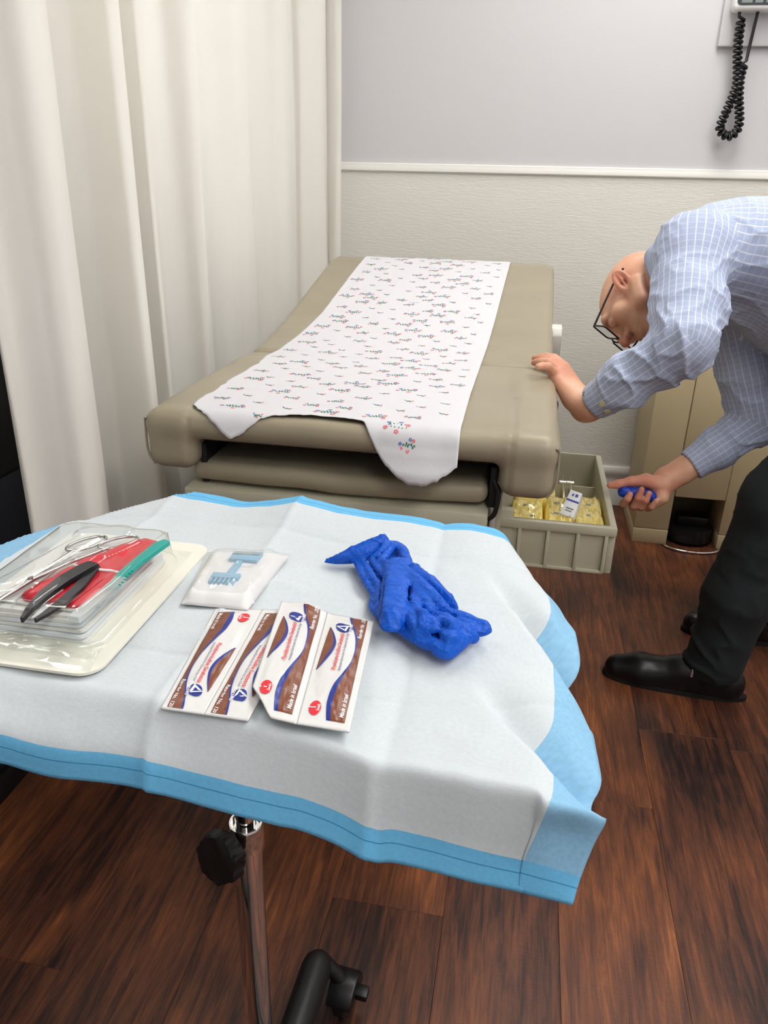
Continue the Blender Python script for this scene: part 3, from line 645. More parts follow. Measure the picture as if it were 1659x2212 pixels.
def packet_strip(corners, label, flip, cut=None, heave=None, zbase=.790):
    # corners TL, TR, BR, BL on the drape; two packets side by side
    TL, TR, BR, BL = [np.array(c) for c in corners]
    W = (np.linalg.norm(TR-TL)+np.linalg.norm(BR-BL))/4; Lh = (np.linalg.norm(TL-BL)+np.linalg.norm(TR-BR))/2
    def surf(q, b, lift=0):        # q across both packets 0..2, b up 0..1
        q = np.asarray(q, float); b = np.asarray(b, float); s_ = q/2
        p = (BL[None]*(1-s_)[:, None]+BR[None]*s_[:, None])*(1-b)[:, None]+(TL[None]*(1-s_)[:, None]+TR[None]*s_[:, None])*b[:, None]
        a = q % 1.0; a = np.where(q >= 2, 1, a)
        puff = .0032*np.clip(np.sin(PI*np.clip((a-.10)/.8, 0, 1)), 0, 1)**.8*np.clip(np.sin(PI*np.clip((b-.05)/.9, 0, 1)), 0, 1)**.35
        wr = .0007*noise3(q*5, b*7, 0*q+1)+.0004*noise3(q*13, b*19, 0*q+4)
        p[:, 2] += puff+wr*np.clip(puff/.001, .2, 1)+lift
        if heave is not None: p[:, 2] += heave(q, b)
        return p
    root = empty('swabstick_packets', tuple((TL+TR+BR+BL)/4)); tag(root, label, 'packets', 'swabstick packets on the drape')
    pk = []
    for k in (0, 1):
        nu, nv = 26, 60; g, h = np.meshgrid(np.linspace(k+.002, k+.998, nu), np.linspace(0, 1, nv)); g, h = g.ravel(), h.ravel()
        if cut and k == 0:
            lim = np.clip((.50-g)/.50, 0, 1)*.19; h = lim+(1-lim)*h
        top = surf(g, h); bot = surf(g, h); bot[:, 2] = top[:, 2]-.0014
        F = grid_faces(nu, nv); n = nu*nv; F2 = [tuple(i+n for i in f[::-1]) for f in F]
        bd = [i for i in range(nu)]+[j*nu+nu-1 for j in range(1, nv)]+[(nv-1)*nu+i for i in range(nu-2, -1, -1)]+[j*nu for j in range(nv-2, 0, -1)]
        F3 = [(bd[i], bd[i]+n, bd[(i+1) % len(bd)]+n, bd[(i+1) % len(bd)]) for i in range(len(bd))]
        pk.append(mesh('packet', np.vstack([top, bot]), F+F2+F3, M_foil, root, True))
    def put(nm, A, F, m, k, lift):
        A = np.array(A, float)
        if flip: A = 1-A
        if cut and k == 0 and not flip:
            A = A.copy(); lim = np.clip((.50-A[:, 0])/.50, 0, 1)*.19; A[:, 1] = np.maximum(A[:, 1], lim)
        mesh(nm, surf(A[:, 0]+k, A[:, 1], lift), F, m, pk[k])
    def strip(nm, left, right, m, k, lift):
        L_, R_ = np.array(left), np.array(right); C_ = 7; n = len(L_); A = np.concatenate([L_+(R_-L_)*c/(C_-1) for c in range(C_)])
        put(nm, A, [(c*n+i, c*n+i+1, (c+1)*n+i+1, (c+1)*n+i) for c in range(C_-1) for i in range(n-1)], m, k, lift)
    def blob(nm, ring_, m, k, lift):
        r0 = np.array(ring_); c = r0.mean(0); n = len(r0); A = np.concatenate([c+(r0-c)*t for t in (1, .75, .5, .25, .02)])
        put(nm, A, [(q*n+i, q*n+(i+1) % n, (q+1)*n+(i+1) % n, (q+1)*n+i) for q in range(4) for i in range(n)], m, k, lift)
    def smooth(tb, n=40):
        tb = np.array(tb); t = catmull(tb, 6); return t
    order = (0, 1)
    for k in order:
        # wave ribbon: b, blue left, brown left, brown right
        rb = smooth([(.985, .50, .55, .87), (.90, .57, .61, .88), (.79, .70, .745, .88), (.68, .755, .785, .875), (.58, .755, .775, .875), (.50, .715, .745, .88), (.40, .62, .675, .88), (.28, .50, .60, .88), (.18, .47, .575, .88), (.10, .50, .585, .88), (.05, .53, .61, .88)])
        strip('brown_wave', [(r[2], r[0]) for r in rb], [(r[3], r[0]) for r in rb], M_brown, k, .0006)
        strip('blue_wave', [(r[1], r[0]) for r in rb], [(r[2], r[0]) for r in rb], M_blue, k, .0006)
        cr_ = smooth([(.84, .15, .16, .17), (.76, .13, .25, .29), (.68, .12, .30, .36), (.60, .11, .27, .34), (.52, .10, .19, .25), (.43, .09, .10, .11)])
        strip('brown_crescent', [(r[1], r[0]) for r in cr_], [(r[2], r[0]) for r in cr_], M_brown, k, .0006)
        strip('blue_crescent', [(r[2], r[0]) for r in cr_], [(r[3], r[0]) for r in cr_], M_blue, k, .0006)
        # logo: a drop with a white open triangle and a name under it
        dp = []
        for t in np.linspace(0, 2*PI, 40, endpoint=False):
            r_ = 1+.35*max(0, math.cos(t-2.45))**6; dp.append((.455+.165*r_*math.cos(t), .845+.165*W/Lh*r_*math.sin(t)*1.0))
        blob('logo_drop', dp, M_blue, k, .0007)
        ar = W/Lh
        def rot_txt(V, a0, b0):        # lettering runs up the packet
            return np.stack([a0-V[:, 1]/W, b0+V[:, 0]/Lh], 1)
        tri = [(-.0055, -.0030), (.0040, -.0044), (.0005, .0052)]; inn = [(-.0025, -.0016), (.0018, -.0022), (.0002, .0022)]
        Tm = np.array(tri+inn); put('logo_triangle', rot_txt(Tm+np.array((-.0004, .0012)), .455, .845), [(0, 1, 4, 3), (2, 0, 3, 5)], M_wprint, k, .0010)
        put('logo_stroke', rot_txt(np.array([(.0034, -.006), (.0050, -.006), (.0012, .0064), (.0002, .0050)])+np.array((0, .0012)), .455, .845), [(0, 1, 2, 3)], M_wprint, k, .0010)
        for s, size, a0, b0, m, bold in (('dynarex\u00ae', .0044, .575, .838, M_wprint, True), ('Povidone-Iodine Swabstick', .0052, .445, .605, M_red, True), ('Antiseptic/Germicide For External Use Only', .0031, .555, .605, M_grey, False), ('Reorder No. 1201', .0047, .795, .885, M_wprint, True), ('Made in Israel', .0049, .80, .165, M_wprint, True)):
            V, F = text_mesh(s, size, bold, .15); put('lettering', rot_txt(V, a0, b0), F, m, k, .0010)
        bo = .185 if (cut and k == 0) else .12
        ov = [(.27+.115*math.cos(t), bo+.052*math.sin(t)) for t in np.linspace(0, 2*PI, 28, endpoint=False)]
        blob('red_oval', ov, M_red, k, .0007)
        V, F = text_mesh('1', .0085, True); put('lettering', rot_txt(V, .225, bo), F, M_wprint, k, .0010)
        V, F = text_mesh('Swab', .0036, True, .15); put('lettering', rot_txt(V, .335, bo), F, M_wprint, k, .0010)
    return root
packet_strip([PZ(465, 1314, .789), PZ(668, 1318, .789), PZ(536, 1556, .789), PZ(347, 1529, .789)], 'two joined swabstick packets lying upside down, partly covered by another pair', True)
packet_strip([PZ(608, 1306, .793), PZ(808, 1342, .791), PZ(755, 1580, .791), PZ(528, 1545, .7945)], 'two joined swabstick packets overlapping the pair beside the razor pouch', False, cut=True, heave=lambda q, b: .004*np.clip(1-q, 0, 1)+.006*np.clip((b-.86)/.14, 0, 1)**2*np.clip(1-abs(q-.6)/.5, 0, 1))
# ------------------------------------------------------------------ razor in its pouch
M_pouch = mat('white_pouch', srgb(226, 226, 226), .5, bump=(40, .3, .004)); M_rz = mat('pale_blue_plastic', srgb(128, 178, 205), .35); M_film = clear_mat('pouch_film', (1, 1, 1), .05, .15, milky=.10, bump=(55, .6))
def quad_map(c):
    TL, TR, BR, BL = [np.array(p) for p in c]
    return lambda a, b, z=0: (BL*(1-a)+BR*a)*(1-b)+(TL*(1-a)+TR*a)*b+np.array((0, 0, z))
def pillow(name, qm, z0, h, m, parent, n=(40, 40), edge=.10, wr=.0008, thick=.0006):
    g, k_ = np.meshgrid(np.linspace(0, 1, n[0]), np.linspace(0, 1, n[1])); V = []
    for a, b in zip(g.ravel(), k_.ravel()):
        pf = min(1, min(a, 1-a)/edge)*min(1, min(b, 1-b)/edge); pf = math.sin(pf*PI/2)
        V.append(qm(a, b, z0+h*pf+wr*float(noise3(a*9, b*9, 1.))*pf))
    o = mesh(name, V, grid_faces(*n), m, parent, True); 
    if thick > .0004: s = o.modifiers.new('thick', 'SOLIDIFY'); s.thickness = thick; s.offset = 1
    return o
rz = empty('razor_pouch', tuple(PZ(500, 1260, .785))); tag(rz, 'white pouch holding a pale blue prep razor beside the swabsticks', 'pouch')
qm = quad_map([PZ(455, 1201, .788), PZ(624, 1205, .788), PZ(535, 1322, .788), PZ(391, 1308, .788)])
f = pillow('pad', qm, .0015, .008, M_pouch, rz, edge=.12); pillow('pouch_film', quad_map([PZ(448, 1196, .788), PZ(632, 1199, .788), PZ(545, 1316, .788), PZ(392, 1305, .788)]), .002, .0125, M_film, rz, edge=.2, wr=.0022, thick=.0003)
rm = lambda a, b, z: tuple(qm(a, b, .0098+z))
prism('razor_handle', [(.445, .40), (.545, .40), (.555, .70), (.475, .70)], rm, 0, .003, M_rz, rz); 
prism('razor_head', [(.36, .70), (.74, .68), (.74, .86), (.36, .86)], rm, 0, .004, M_rz, rz, .0006)
prism('razor_comb', [(.28, .33), (.66, .33), (.66, .42), (.28, .42)], rm, 0, .004, M_rz, rz, .0005)
for i in range(6): prism('comb_tooth', [(.29+.062*i, .25), (.325+.062*i, .25), (.325+.062*i, .34), (.29+.062*i, .34)], rm, 0, .0035, M_rz, rz)
prism('razor_blade', [(.37, .80), (.73, .79), (.73, .82), (.37, .83)], rm, .004, .0046, M_steel, rz)
# ------------------------------------------------------------------ gloves, crumpled together
M_glove = mat('blue_nitrile', srgb(0, 86, 200), .5, spec=.35)
def crease_bump(m, scale, dist, stretch=(1, 1, 1)):
    nt = m.node_tree; N = nt.nodes.new; L = nt.links.new; tc = N('ShaderNodeTexCoord'); mp = N('ShaderNodeMapping'); mp.inputs['Scale'].default_value = stretch; mp.inputs['Rotation'].default_value = (0, 0, .9); L(tc.outputs['Object'], mp.inputs[0]); prev = None
    for sc, st in ((scale, 1.0), (scale*2.7, .5)):
        n = N('ShaderNodeTexNoise'); n.inputs['Scale'].default_value = sc; n.inputs['Detail'].default_value = 1.5; n.inputs['Distortion'].default_value = 1.2; L(mp.outputs[0], n.inputs[0])
        a = N('ShaderNodeMath'); a.operation = 'SUBTRACT'; a.inputs[1].default_value = .5; L(n.outputs[0], a.inputs[0]); b = N('ShaderNodeMath'); b.operation = 'ABSOLUTE'; L(a.outputs[0], b.inputs[0])
        c = N('ShaderNodeMath'); c.operation = 'POWER'; c.inputs[1].default_value = .5; L(b.outputs[0], c.inputs[0])
        bp = N('ShaderNodeBump'); bp.invert = True; bp.inputs['Strength'].default_value = st*.8; bp.inputs['Distance'].default_value = dist; L(c.outputs[0], bp.inputs['Height'])
        if prev: L(prev.outputs[0], bp.inputs['Normal'])
        prev = bp
    L(prev.outputs[0], nt.nodes['Principled BSDF'].inputs['Normal'])
crease_bump(M_glove, 30, .0030, (1, 1.8, 1))
def gloves():
    Z0 = .787
    f = Field((-.27, .42, .775), (.02, .79, .865), .0018)
    up = np.array((0, 0, 1.)); Q = lambda x, y, z: PZ(640+x/2.37, 1130+y/2.37, Z0+z/1000)
    def st(pts, rs, k=.0013, fl=None):          # a fold: points (x, y, height mm), radii mm
        c = catmull([Q(*p) for p in pts], 4); t = np.linspace(0, len(rs)-1, len(c)); r = np.interp(t, range(len(rs)), rs)/1000
        f.chain(list(c), list(r), k, flat=(up, fl) if fl else None)
    # under-layers
    st([(330, 215, 5), (420, 330, 7), (470, 470, 7), (560, 540, 7), (700, 590, 7)], [6, 8, 8, 8, 7], .004, .6)
    st([(480, 140, 6), (570, 280, 7), (680, 420, 7), (790, 560, 5)], [7, 12, 14, 10], .004, .6)
    st([(700, 560, 7), (800, 620, 6), (870, 560, 8)], [8, 8, 7], .004, .6)
    # cuff wing and its rolled rim
    st([(145, 195, 3), (215, 196, 4), (290, 185, 6), (350, 170, 9)], [1.6, 3.2, 5.5, 7], .003, .6)
    st([(150, 192, 5), (260, 142, 15), (370, 92, 24), (452, 62, 30)], [1.3, 2.2, 2.4, 2.0])
    st([(200, 192, 6), (300, 160, 14), (390, 120, 20), (445, 80, 26)], [2.4, 4, 4.5, 3], .003)
    st([(300, 190, 9), (380, 150, 15), (440, 100, 21)], [3, 5, 4], .003)
    st([(452, 66, 28), (462, 95, 24), (440, 140, 20), (395, 175, 15)], [2, 3, 3.4, 3])
    st([(478, 102, 18), (486, 125, 20), (455, 170, 20), (420, 210, 16)], [3.4, 4, 4, 3])
    st([(490, 110, 15), (540, 142, 15), (560, 190, 15), (572, 215, 14)], [4, 5, 5, 4], .003)
    # gathered wrist folds
    for p in ([(310, 205, 6), (350, 285, 8), (395, 360, 8)], [(345, 200, 9), (385, 270, 12), (425, 330, 12), (430, 380, 10)], [(385, 190, 13), (425, 240, 16), (458, 280, 17), (455, 330, 16)], [(420, 170, 16), (455, 215, 19), (470, 260, 20)], [(395, 375, 5), (392, 430, 5), (425, 475, 6)], [(410, 350, 9), (425, 420, 10), (435, 470, 9)]):
        st(p, [3.2, 3.8, 3.2])
    # the flat finger lying on top
    st([(522, 205, 25), (515, 300, 26), (505, 420, 23), (492, 500, 15), (488, 525, 12)], [10, 11, 11, 10.5, 10], .0016, .30)
    st([(470, 200, 22), (455, 300, 21), (442, 420, 16), (436, 510, 9)], [2.6, 2.6, 2.6, 2.6], .0025)
    # back of the hand: long folds to the right flank
    st([(565, 205, 20), (650, 270, 22), (730, 340, 20), (790, 400, 13), (818, 438, 7)], [4.5, 5.5, 5, 4, 2.5], .002)
    st([(560, 240, 24), (650, 330, 24), (720, 410, 20), (770, 450, 15)], [5, 6.5, 6, 4], .002)
    st([(585, 300, 23), (650, 390, 21), (700, 470, 16)], [5, 5.5, 4], .002)
    st([(600, 350, 20), (610, 430, 20), (640, 500, 17), (690, 585, 9)], [3.6, 5, 5, 4])
    # crumpled finger ends
    for p, r in (([(585, 440, 18), (600, 510, 17), (640, 570, 12)], [4, 6, 5]), ([(620, 445, 23), (650, 470, 24), (640, 520, 21)], [3, 4.5, 3]), ([(650, 480, 20), (690, 510, 19), (665, 560, 15)], [4, 5.5, 4]), ([(690, 500, 21), (720, 520, 20), (700, 550, 18)], [2.5, 4, 3]), ([(705, 470, 18), (770, 500, 20), (830, 545, 16), (835, 585, 11)], [4.5, 6, 6.5, 5]), ([(735, 490, 23), (790, 520, 24), (815, 560, 19)], [3, 4, 3.5]), ([(760, 455, 14), (840, 470, 14), (920, 505, 13), (965, 522, 12)], [3.5, 4, 3.6, 4.2]), ([(965, 520, 12), (975, 545, 10), (945, 560, 9)], [4, 4, 3]), ([(830, 500, 12), (890, 530, 12), (940, 558, 9)], [4, 4.5, 4]), ([(850, 520, 16), (880, 560, 14), (905, 590, 9)], [3.5, 5, 5]), ([(750, 560, 17), (790, 590, 17), (850, 590, 13), (900, 570, 12)], [4, 5.5, 5, 3.5]), ([(690, 610, 9), (740, 640, 9), (800, 640, 9), (860, 610, 9)], [5, 6, 6, 4.5]), ([(720, 655, 6), (770, 668, 6), (808, 655, 6)], [4.5, 5, 4]), ([(540, 540, 6), (610, 585, 7), (680, 625, 7)], [5, 5.5, 5]), ([(800, 600, 14), (830, 620, 12), (870, 600, 11)], [2.5, 3.5, 3])):
        st(p, r, .0016)
    f.put(lambda X, Y, Z: Z+0*X+0*Y-.7862, (-.3, .4, .77), (.1, .8, .79), .003, 'sub')
    def disp(V):
        x, y, z = V.T; a = (x*.55-y*.84); c = (x*.84+y*.55); k = np.clip((z-.788)/.008, 0, 1)
        r1 = 1-abs(noise3(a*50, c*120, z*70)); n = V-np.array([-.12, .60, .775]); n[:, 2] *= 3; n /= np.linalg.norm(n, axis=1)[:, None]
        return V+n*(k*(.0016*(r1**5-.3)))[:, None]
    o = f.build('nitrile_gloves', M_glove, None, disp)
    tag(o, 'crumpled bright blue nitrile gloves dropped on the white drape', 'gloves')
gloves()
# ------------------------------------------------------------------ sealed instrument kit
M_card = mat('kit_card', srgb(232, 231, 218), .6); M_gauze = mat('gauze_white', srgb(226, 226, 222), .9, bump=(180, .4, .002)); M_towel = mat('folded_towel', srgb(222, 228, 232), .85)
M_clear = clear_mat('clear_blister', (.975, .985, .98), .12, .05, bump=(26, .35)); M_redp = mat('red_plastic', srgb(214, 24, 48), .35); M_teal = mat('teal_plastic', srgb(20, 160, 150), .35)
M_guard = clear_mat('frosted_guard', (.86, .95, .93), .3, .2, milky=.35); M_charc = mat('charcoal_plastic', srgb(26, 25, 28), .45)
kit = empty('instrument_kit', (-.38, .57, .785)); tag(kit, 'clear blister kit of suture instruments over red and white packs', 'instrument kit')
KZ = .787
prism('backing_card', rr(-.460, -.306, .452, .692, .018), lambda a, b, t: (a, b, t), KZ, KZ+.0025, M_card, kit)
rng = random.Random(4)
for i in range(6):
    e = rng.uniform(-.002, .002); m = M_gauze if i % 2 == 0 or i > 3 else M_towel
    o = prism('folded_layer', rr(-.436, -.334+e-.0016*i, .492+e+.001*i, .644, .004), lambda a, b, t: (a, b, t+.0012*math.sin(b*60+i)*(1 if a > -.36 else 0)), KZ+.003+.0037*i, KZ+.0062+.0037*i, m, kit, .001)
KT = KZ+.0265
def km(x, y, z=0): return PZ(x, y, KT+z)
prism('white_card', [(-.434, .505), (-.352, .502), (-.343, .508), (-.343, .637), (-.434, .640)], lambda a, b, t: (a, b, t), KT-.001, KT+.001, M_gauze, kit)
# red pack with a white tie
f = Field((-.52, .50, KT-.01), (-.33, .72, KT+.03), .0016)
P_ = [km(75, 1285, .003), km(190, 1222, .004), km(300, 1176, .004)]; f.chain(P_, [.010, .0105, .009], .004, flat=((0, 0, 1), .55))
P_ = [km(165, 1300, .002), km(250, 1240, .003), km(330, 1180, .003)]; f.chain(P_, [.010, .011, .010], .006, flat=((0, 0, 1), .45))
P_ = [km(120, 1290, .003), km(220, 1232, .004), km(318, 1178, .004)]; f.chain(P_, [.009, .010, .009], .006, flat=((0, 0, 1), .5))
f.build('red_pack', M_redp, kit, lambda V: V+np.stack([0*V[:, 0], 0*V[:, 0], .0012*noise3(V[:, 0]*160+V[:, 1]*90, V[:, 1]*30, 0*V[:, 0])], 1))
tube('white_tie', [km(156, 1220, .008), km(200, 1229, .0105), km(240, 1233, .009), km(272, 1240, .006)], .0012, M_wprint, kit, 6)
# ring-handled steel scissors
M_sc = mat('instrument_steel', (.55, .54, .54), .22, 1.0)
def ring(cx, cy, rx, ry, ang, r=.0016, z=.008):
    c = km(cx, cy, z); out = []
    for t in np.linspace(0, 2*PI, 28, endpoint=False):
        x, y = rx*math.cos(t), ry*math.sin(t); out.append(c+np.array((x*math.cos(ang)-y*math.sin(ang), x*math.sin(ang)+y*math.cos(ang), 0)))
    return out
tube('finger_ring', ring(187, 1174, .020, .010, 1.05), .0017, M_sc, kit, 8, closed=True); tube('finger_ring', ring(256, 1172, .019, .010, .85), .0017, M_sc, kit, 8, closed=True)
tube('shank', [km(163, 1188, .008), km(110, 1222, .008), km(60, 1254, .007), km(-40, 1312, .006)], [.0018, .002, .0024, .0008], M_sc, kit, 8)
tube('shank', [km(232, 1184, .009), km(150, 1215, .009), km(70, 1252, .008), km(-35, 1318, .006)], [.0018, .002, .0024, .0008], M_sc, kit, 8)
lathe('pivot_screw', [(.0028, 0), (.0028, .003)], km(66, 1253, .008), (0, 0, 1), M_sc, kit, 12)
# charcoal plastic forceps
fz = lambda p: [km(x, y, z) for x, y, z in p]
def blade(name, pts, ws, h, m):
    P = [np.array(p) for p in pts]; V = []; F = []
    for i, p in enumerate(P):
        d = P[min(i+1, len(P)-1)]-P[max(i-1, 0)]; n = np.array((-d[1], d[0], 0)); n /= np.linalg.norm(n)+1e-9
        for s_, zz in ((-1, 0), (1, 0), (1, h), (-1, h)): V.append(p+n*ws[i]*s_+np.array((0, 0, zz)))
    for i in range(len(P)-1):
        for k in range(4): F.append((i*4+k, i*4+(k+1) % 4, (i+1)*4+(k+1) % 4, (i+1)*4+k))
    F += [(3, 2, 1, 0), tuple(range(len(P)*4-4, len(P)*4))]
    bm = bmesh.new(); vs2 = [bm.verts.new(v) for v in V]; [bm.faces.new([vs2[i] for i in f_]) for f_ in F]; bmesh.ops.bevel(bm, geom=list(bm.edges), offset=.0006, segments=1, affect='EDGES')
    return from_bm(name, bm, m, kit)
blade('forceps_arm', fz([(48, 1346, .003), (62, 1326, .004), (95, 1292, .008), (140, 1258, .011), (185, 1232, .012), (205, 1224, .011)]), [.0012, .0028, .0056, .0066, .0064, .0056], .005, M_charc)
blade('forceps_arm', fz([(76, 1346, .003), (98, 1332, .004), (140, 1302, .006), (172, 1272, .008), (196, 1243, .009), (208, 1228, .009)]), [.0012, .0026, .0048, .0050, .0044, .004], .004, M_charc)
prism('paper_insert', [(0, 0), (1, 0), (1, 1), (0, 1)], lambda a, b, t: tuple((km(68, 1336, .002)*(1-a)+km(118, 1312, .002)*a)*(1-b)+(km(88, 1314, .002)*(1-a)+km(128, 1298, .002)*a)*b+np.array((0, 0, t))), 0, .0008, M_wprint, kit)
# scalpel with teal handle and frosted blade guard
blade('scalpel_handle', fz([(240, 1278, .004), (268, 1246, .005), (300, 1218, .006), (345, 1184, .007), (362, 1176, .007)]), [.0052, .0050, .0048, .0062, .0040], .005, M_teal)
for i in range(6): x, y = 256+5.5*i, 1263-6.0*i; blade('grip_ridge', fz([(x-7, y-3, .0092), (x+6, y+3, .0092)]), [.0005, .0005], .0008, M_teal)
blade('blade_guard', fz([(160, 1346, .003), (200, 1312, .003), (248, 1272, .004), (262, 1258, .004)]), [.0052, .0056, .0056, .0054], .006, M_guard)
blade('scalpel_blade', fz([(178, 1336, .004), (220, 1300, .005), (250, 1270, .006)]), [.0006, .0022, .0022], .0008, M_sc)
# blister shell: rounded cover with moulded channels and a flange
def blister():
    nx, ny = 90, 110; xs = np.linspace(-.458, -.318, nx); ys = np.linspace(.470, .672, ny); X, Y = np.meshgrid(xs, ys)
    def sd(X, Y, x0, x1, y0, y1, r):
        qx, qy = abs(X-(x0+x1)/2)-(x1-x0)/2+r, abs(Y-(y0+y1)/2)-(y1-y0)/2+r
        return np.hypot(np.maximum(qx, 0), np.maximum(qy, 0))+np.minimum(np.maximum(qx, qy), 0)-r
    d = sd(X, Y, -.448, -.329, .484, .656, .018); Z = KZ+.0035+(KT-KZ+.006)*(1/(1+np.exp(d/.0016)))
    def chan(p, q, w, h):
        nonlocal Z
        p, q = np.array(p[:2]), np.array(q[:2]); v = q-p; t = np.clip(((X-p[0])*v[0]+(Y-p[1])*v[1])/(v@v), 0, 1); dd = np.hypot(X-p[0]-t*v[0], Y-p[1]-t*v[1])-w
        Z = np.maximum(Z, np.where(d < 0, KT+.006+h/(1+np.exp(dd/.0012)), 0))
    chan(km(55, 1335), km(205, 1222), .011, .010); chan(km(20, 1280), km(215, 1172), .012, .007); chan(km(170, 1335), km(365, 1178), .008, .007); chan(km(90, 1280), km(290, 1190), .009, .006)
    chan(km(195, 1172), km(262, 1170), .014, .008)
    Z += .0006*noise3(X*60, Y*60, 0*X)
    o = mesh('blister_cover', np.stack([X, Y, Z], -1).reshape(-1, 3), grid_faces(nx, ny), M_clear, kit, True)
blister()
pillow('loose_wrap', quad_map([np.array((-.452, .497, KZ)), np.array((-.322, .497, KZ)), np.array((-.312, .456, KZ)), np.array((-.456, .456, KZ))]), .003, .006, M_clear, kit, n=(50, 24), edge=.35, wr=.004, thick=.0002)
# ------------------------------------------------------------------ person bending over the drawer
def skin_mat():
    m = mat('skin', srgb(206, 150, 122), .5, sss=.08, bump=(160, .15, .002)); nt = m.node_tree; b = nt.nodes['Principled BSDF']; N = nt.nodes.new; L = nt.links.new
    tc = N('ShaderNodeTexCoord'); n = N('ShaderNodeTexNoise'); n.inputs['Scale'].default_value = 22; n.inputs['Detail'].default_value = 4; L(tc.outputs['Object'], n.inputs[0])
    r = N('ShaderNodeValToRGB'); r.color_ramp.elements[0].position = .35; r.color_ramp.elements[1].position = .7; r.color_ramp.elements[0].color = (*srgb(224, 176, 146), 1); r.color_ramp.elements[1].color = (*srgb(213, 152, 124), 1); L(n.outputs[0], r.inputs[0])
    at = N('ShaderNodeAttribute'); at.attribute_name = 'flush'; mx = N('ShaderNodeMix'); mx.data_type = 'RGBA'; L(at.outputs['Fac'], mx.inputs[0]); L(r.outputs[0], mx.inputs[6]); mx.inputs[7].default_value = (*srgb(186, 92, 74), 1)
    at2 = N('ShaderNodeAttribute'); at2.attribute_name = 'stubble'; m2 = N('ShaderNodeMix'); m2.data_type = 'RGBA'; L(at2.outputs['Fac'], m2.inputs[0]); L(mx.outputs[2], m2.inputs[6]); m2.inputs[7].default_value = (*srgb(128, 92, 72), 1)
    L(m2.outputs[2], b.inputs['Base Color']); return m
M_skin = skin_mat()
person = empty('person', (.62, 1.78, 0)); tag(person, 'bald person in blue checked shirt bending over to pull the drawer', 'person')
ee = -.9*CR+.44*CU; ee /= np.linalg.norm(ee); hf = -.44*CR-.9*CU; hf /= np.linalg.norm(hf)
hu = math.sqrt(1-.55**2)*CF+.55*ee; hl = np.cross(hu, hf)
HS = .97
EAR = PY(1344, 607, 1.86); HM = EAR-hl*.078*HS
def HP(f_, l_, u_): return HM+HS*(hf*f_+hl*l_+hu*u_)
NB = HP(-.05, 0, -.15)
LSH, LEL, LWR = np.array((.314, 1.690, 1.022)), np.array(PY(1480, 742, 1.500)), np.array(PY(1262, 884, 1.585))
RSH, REL, RWR = np.array((.450, 1.950, .945)), np.array((.566, 1.905, .640)), np.array((.405, 1.862, .515))
HIPL, KNL, ANL = np.array((.80, 1.71, .90)), np.array((.590, 1.705, .49)), np.array((.515, 1.700, .11))
HIPR, KNR, ANR = np.array((.82, 1.90, .90)), np.array((.785, 1.96, .48)), np.array((.752, 1.985, .11))
sh_dir = (RSH-LSH)/np.linalg.norm(RSH-LSH); MIDS = (LSH+RSH)/2; PEL = (HIPL+HIPR)/2
t_dir = (MIDS-PEL)/np.linalg.norm(MIDS-PEL); b_dir = np.cross(t_dir, sh_dir); b_dir /= np.linalg.norm(b_dir)
if b_dir[2] < 0: b_dir = -b_dir
lat = np.cross(b_dir, t_dir)
f = Field((.0, 1.42, .02), (.98, 2.14, 1.17), .003)
# head
H = lambda c, r, k=.012, op='add', ax=None: f.ell(HP(*c), ax or (hf, hl, hu), [q*HS for q in r], k, op)
H((-.022, 0, .038), (.096, .068, .074)); H((.020, 0, .024), (.066, .062, .064), .02)
H((.045, 0, -.035), (.048, .056, .070), .02); H((.062, 0, -.088), (.028, .030, .022), .02)
for s in (-1, 1):
    H((.062, .050*s, -.010), (.022, .020, .020), .02); H((.080, .028*s, .036), (.014, .026, .010), .010); f.chain([HP(.035, .058*s, -.065), HP(-.005, .062*s, -.03)], [.018, .018], .02)
    H((.098, .032*s, .016), (.016, .019, .014), .010, 'sub'); H((.080, .031*s, .016), (.0135, .0135, .0135), .003)
    H((.098, .013*s, -.022), (.012, .008, .008), .006)
f.chain([HP(.088, 0, .030), HP(.104, 0, .002), HP(.116, 0, -.018)], [.008*HS, .010*HS, .0115*HS], .008)
H((.090, 0, -.050), (.014, .024, .008), .010); H((.088, 0, -.063), (.013, .021, .008), .008); f.chain([HP(.104, -.02, -.0565), HP(.104, .02, -.0565)], [.0022, .0022], .004, 'sub')
for s in (-1, 1): H((.111, .0085*s, -.0315), (.007, .0042, .0055), .002, 'sub')
# ears
for s in (-1, 1):
    eu = hu*.90-hf*.30; eu /= np.linalg.norm(eu); en = hl*s*.85-hf*.50; en -= eu*(en@eu); en /= np.linalg.norm(en); ef = np.cross(eu, en)
    c = HP(-.004, .084*s, .004)
    if s > 0:
        eu = (-.55*CR+.83*CU)*.95+CF*.22; eu /= np.linalg.norm(eu); en = -CF*.80+ee*.60; en -= eu*(en@eu); en /= np.linalg.norm(en); ef = np.cross(eu, en); c = PY(1344, 609, 1.86)-CF*.004
    f.ell(c, (eu, ef, en), (.033, .019, .0075), .006); f.ell(c+en*.007+eu*.004, (eu, ef, en), (.023, .0115, .0075), .003, 'sub')
    f.ell(c+en*.004-eu*.004+ef*.0, (eu, ef, en), (.010, .007, .011), .002, 'sub'); f.ell(c-eu*.028, (eu, ef, en), (.010, .009, .006), .005)
    f.chain([c+eu*.018+en*.002, c+eu*.004+en*.001-ef*.0, c-eu*.012+en*.002], [.0022, .0028, .0022], .003)
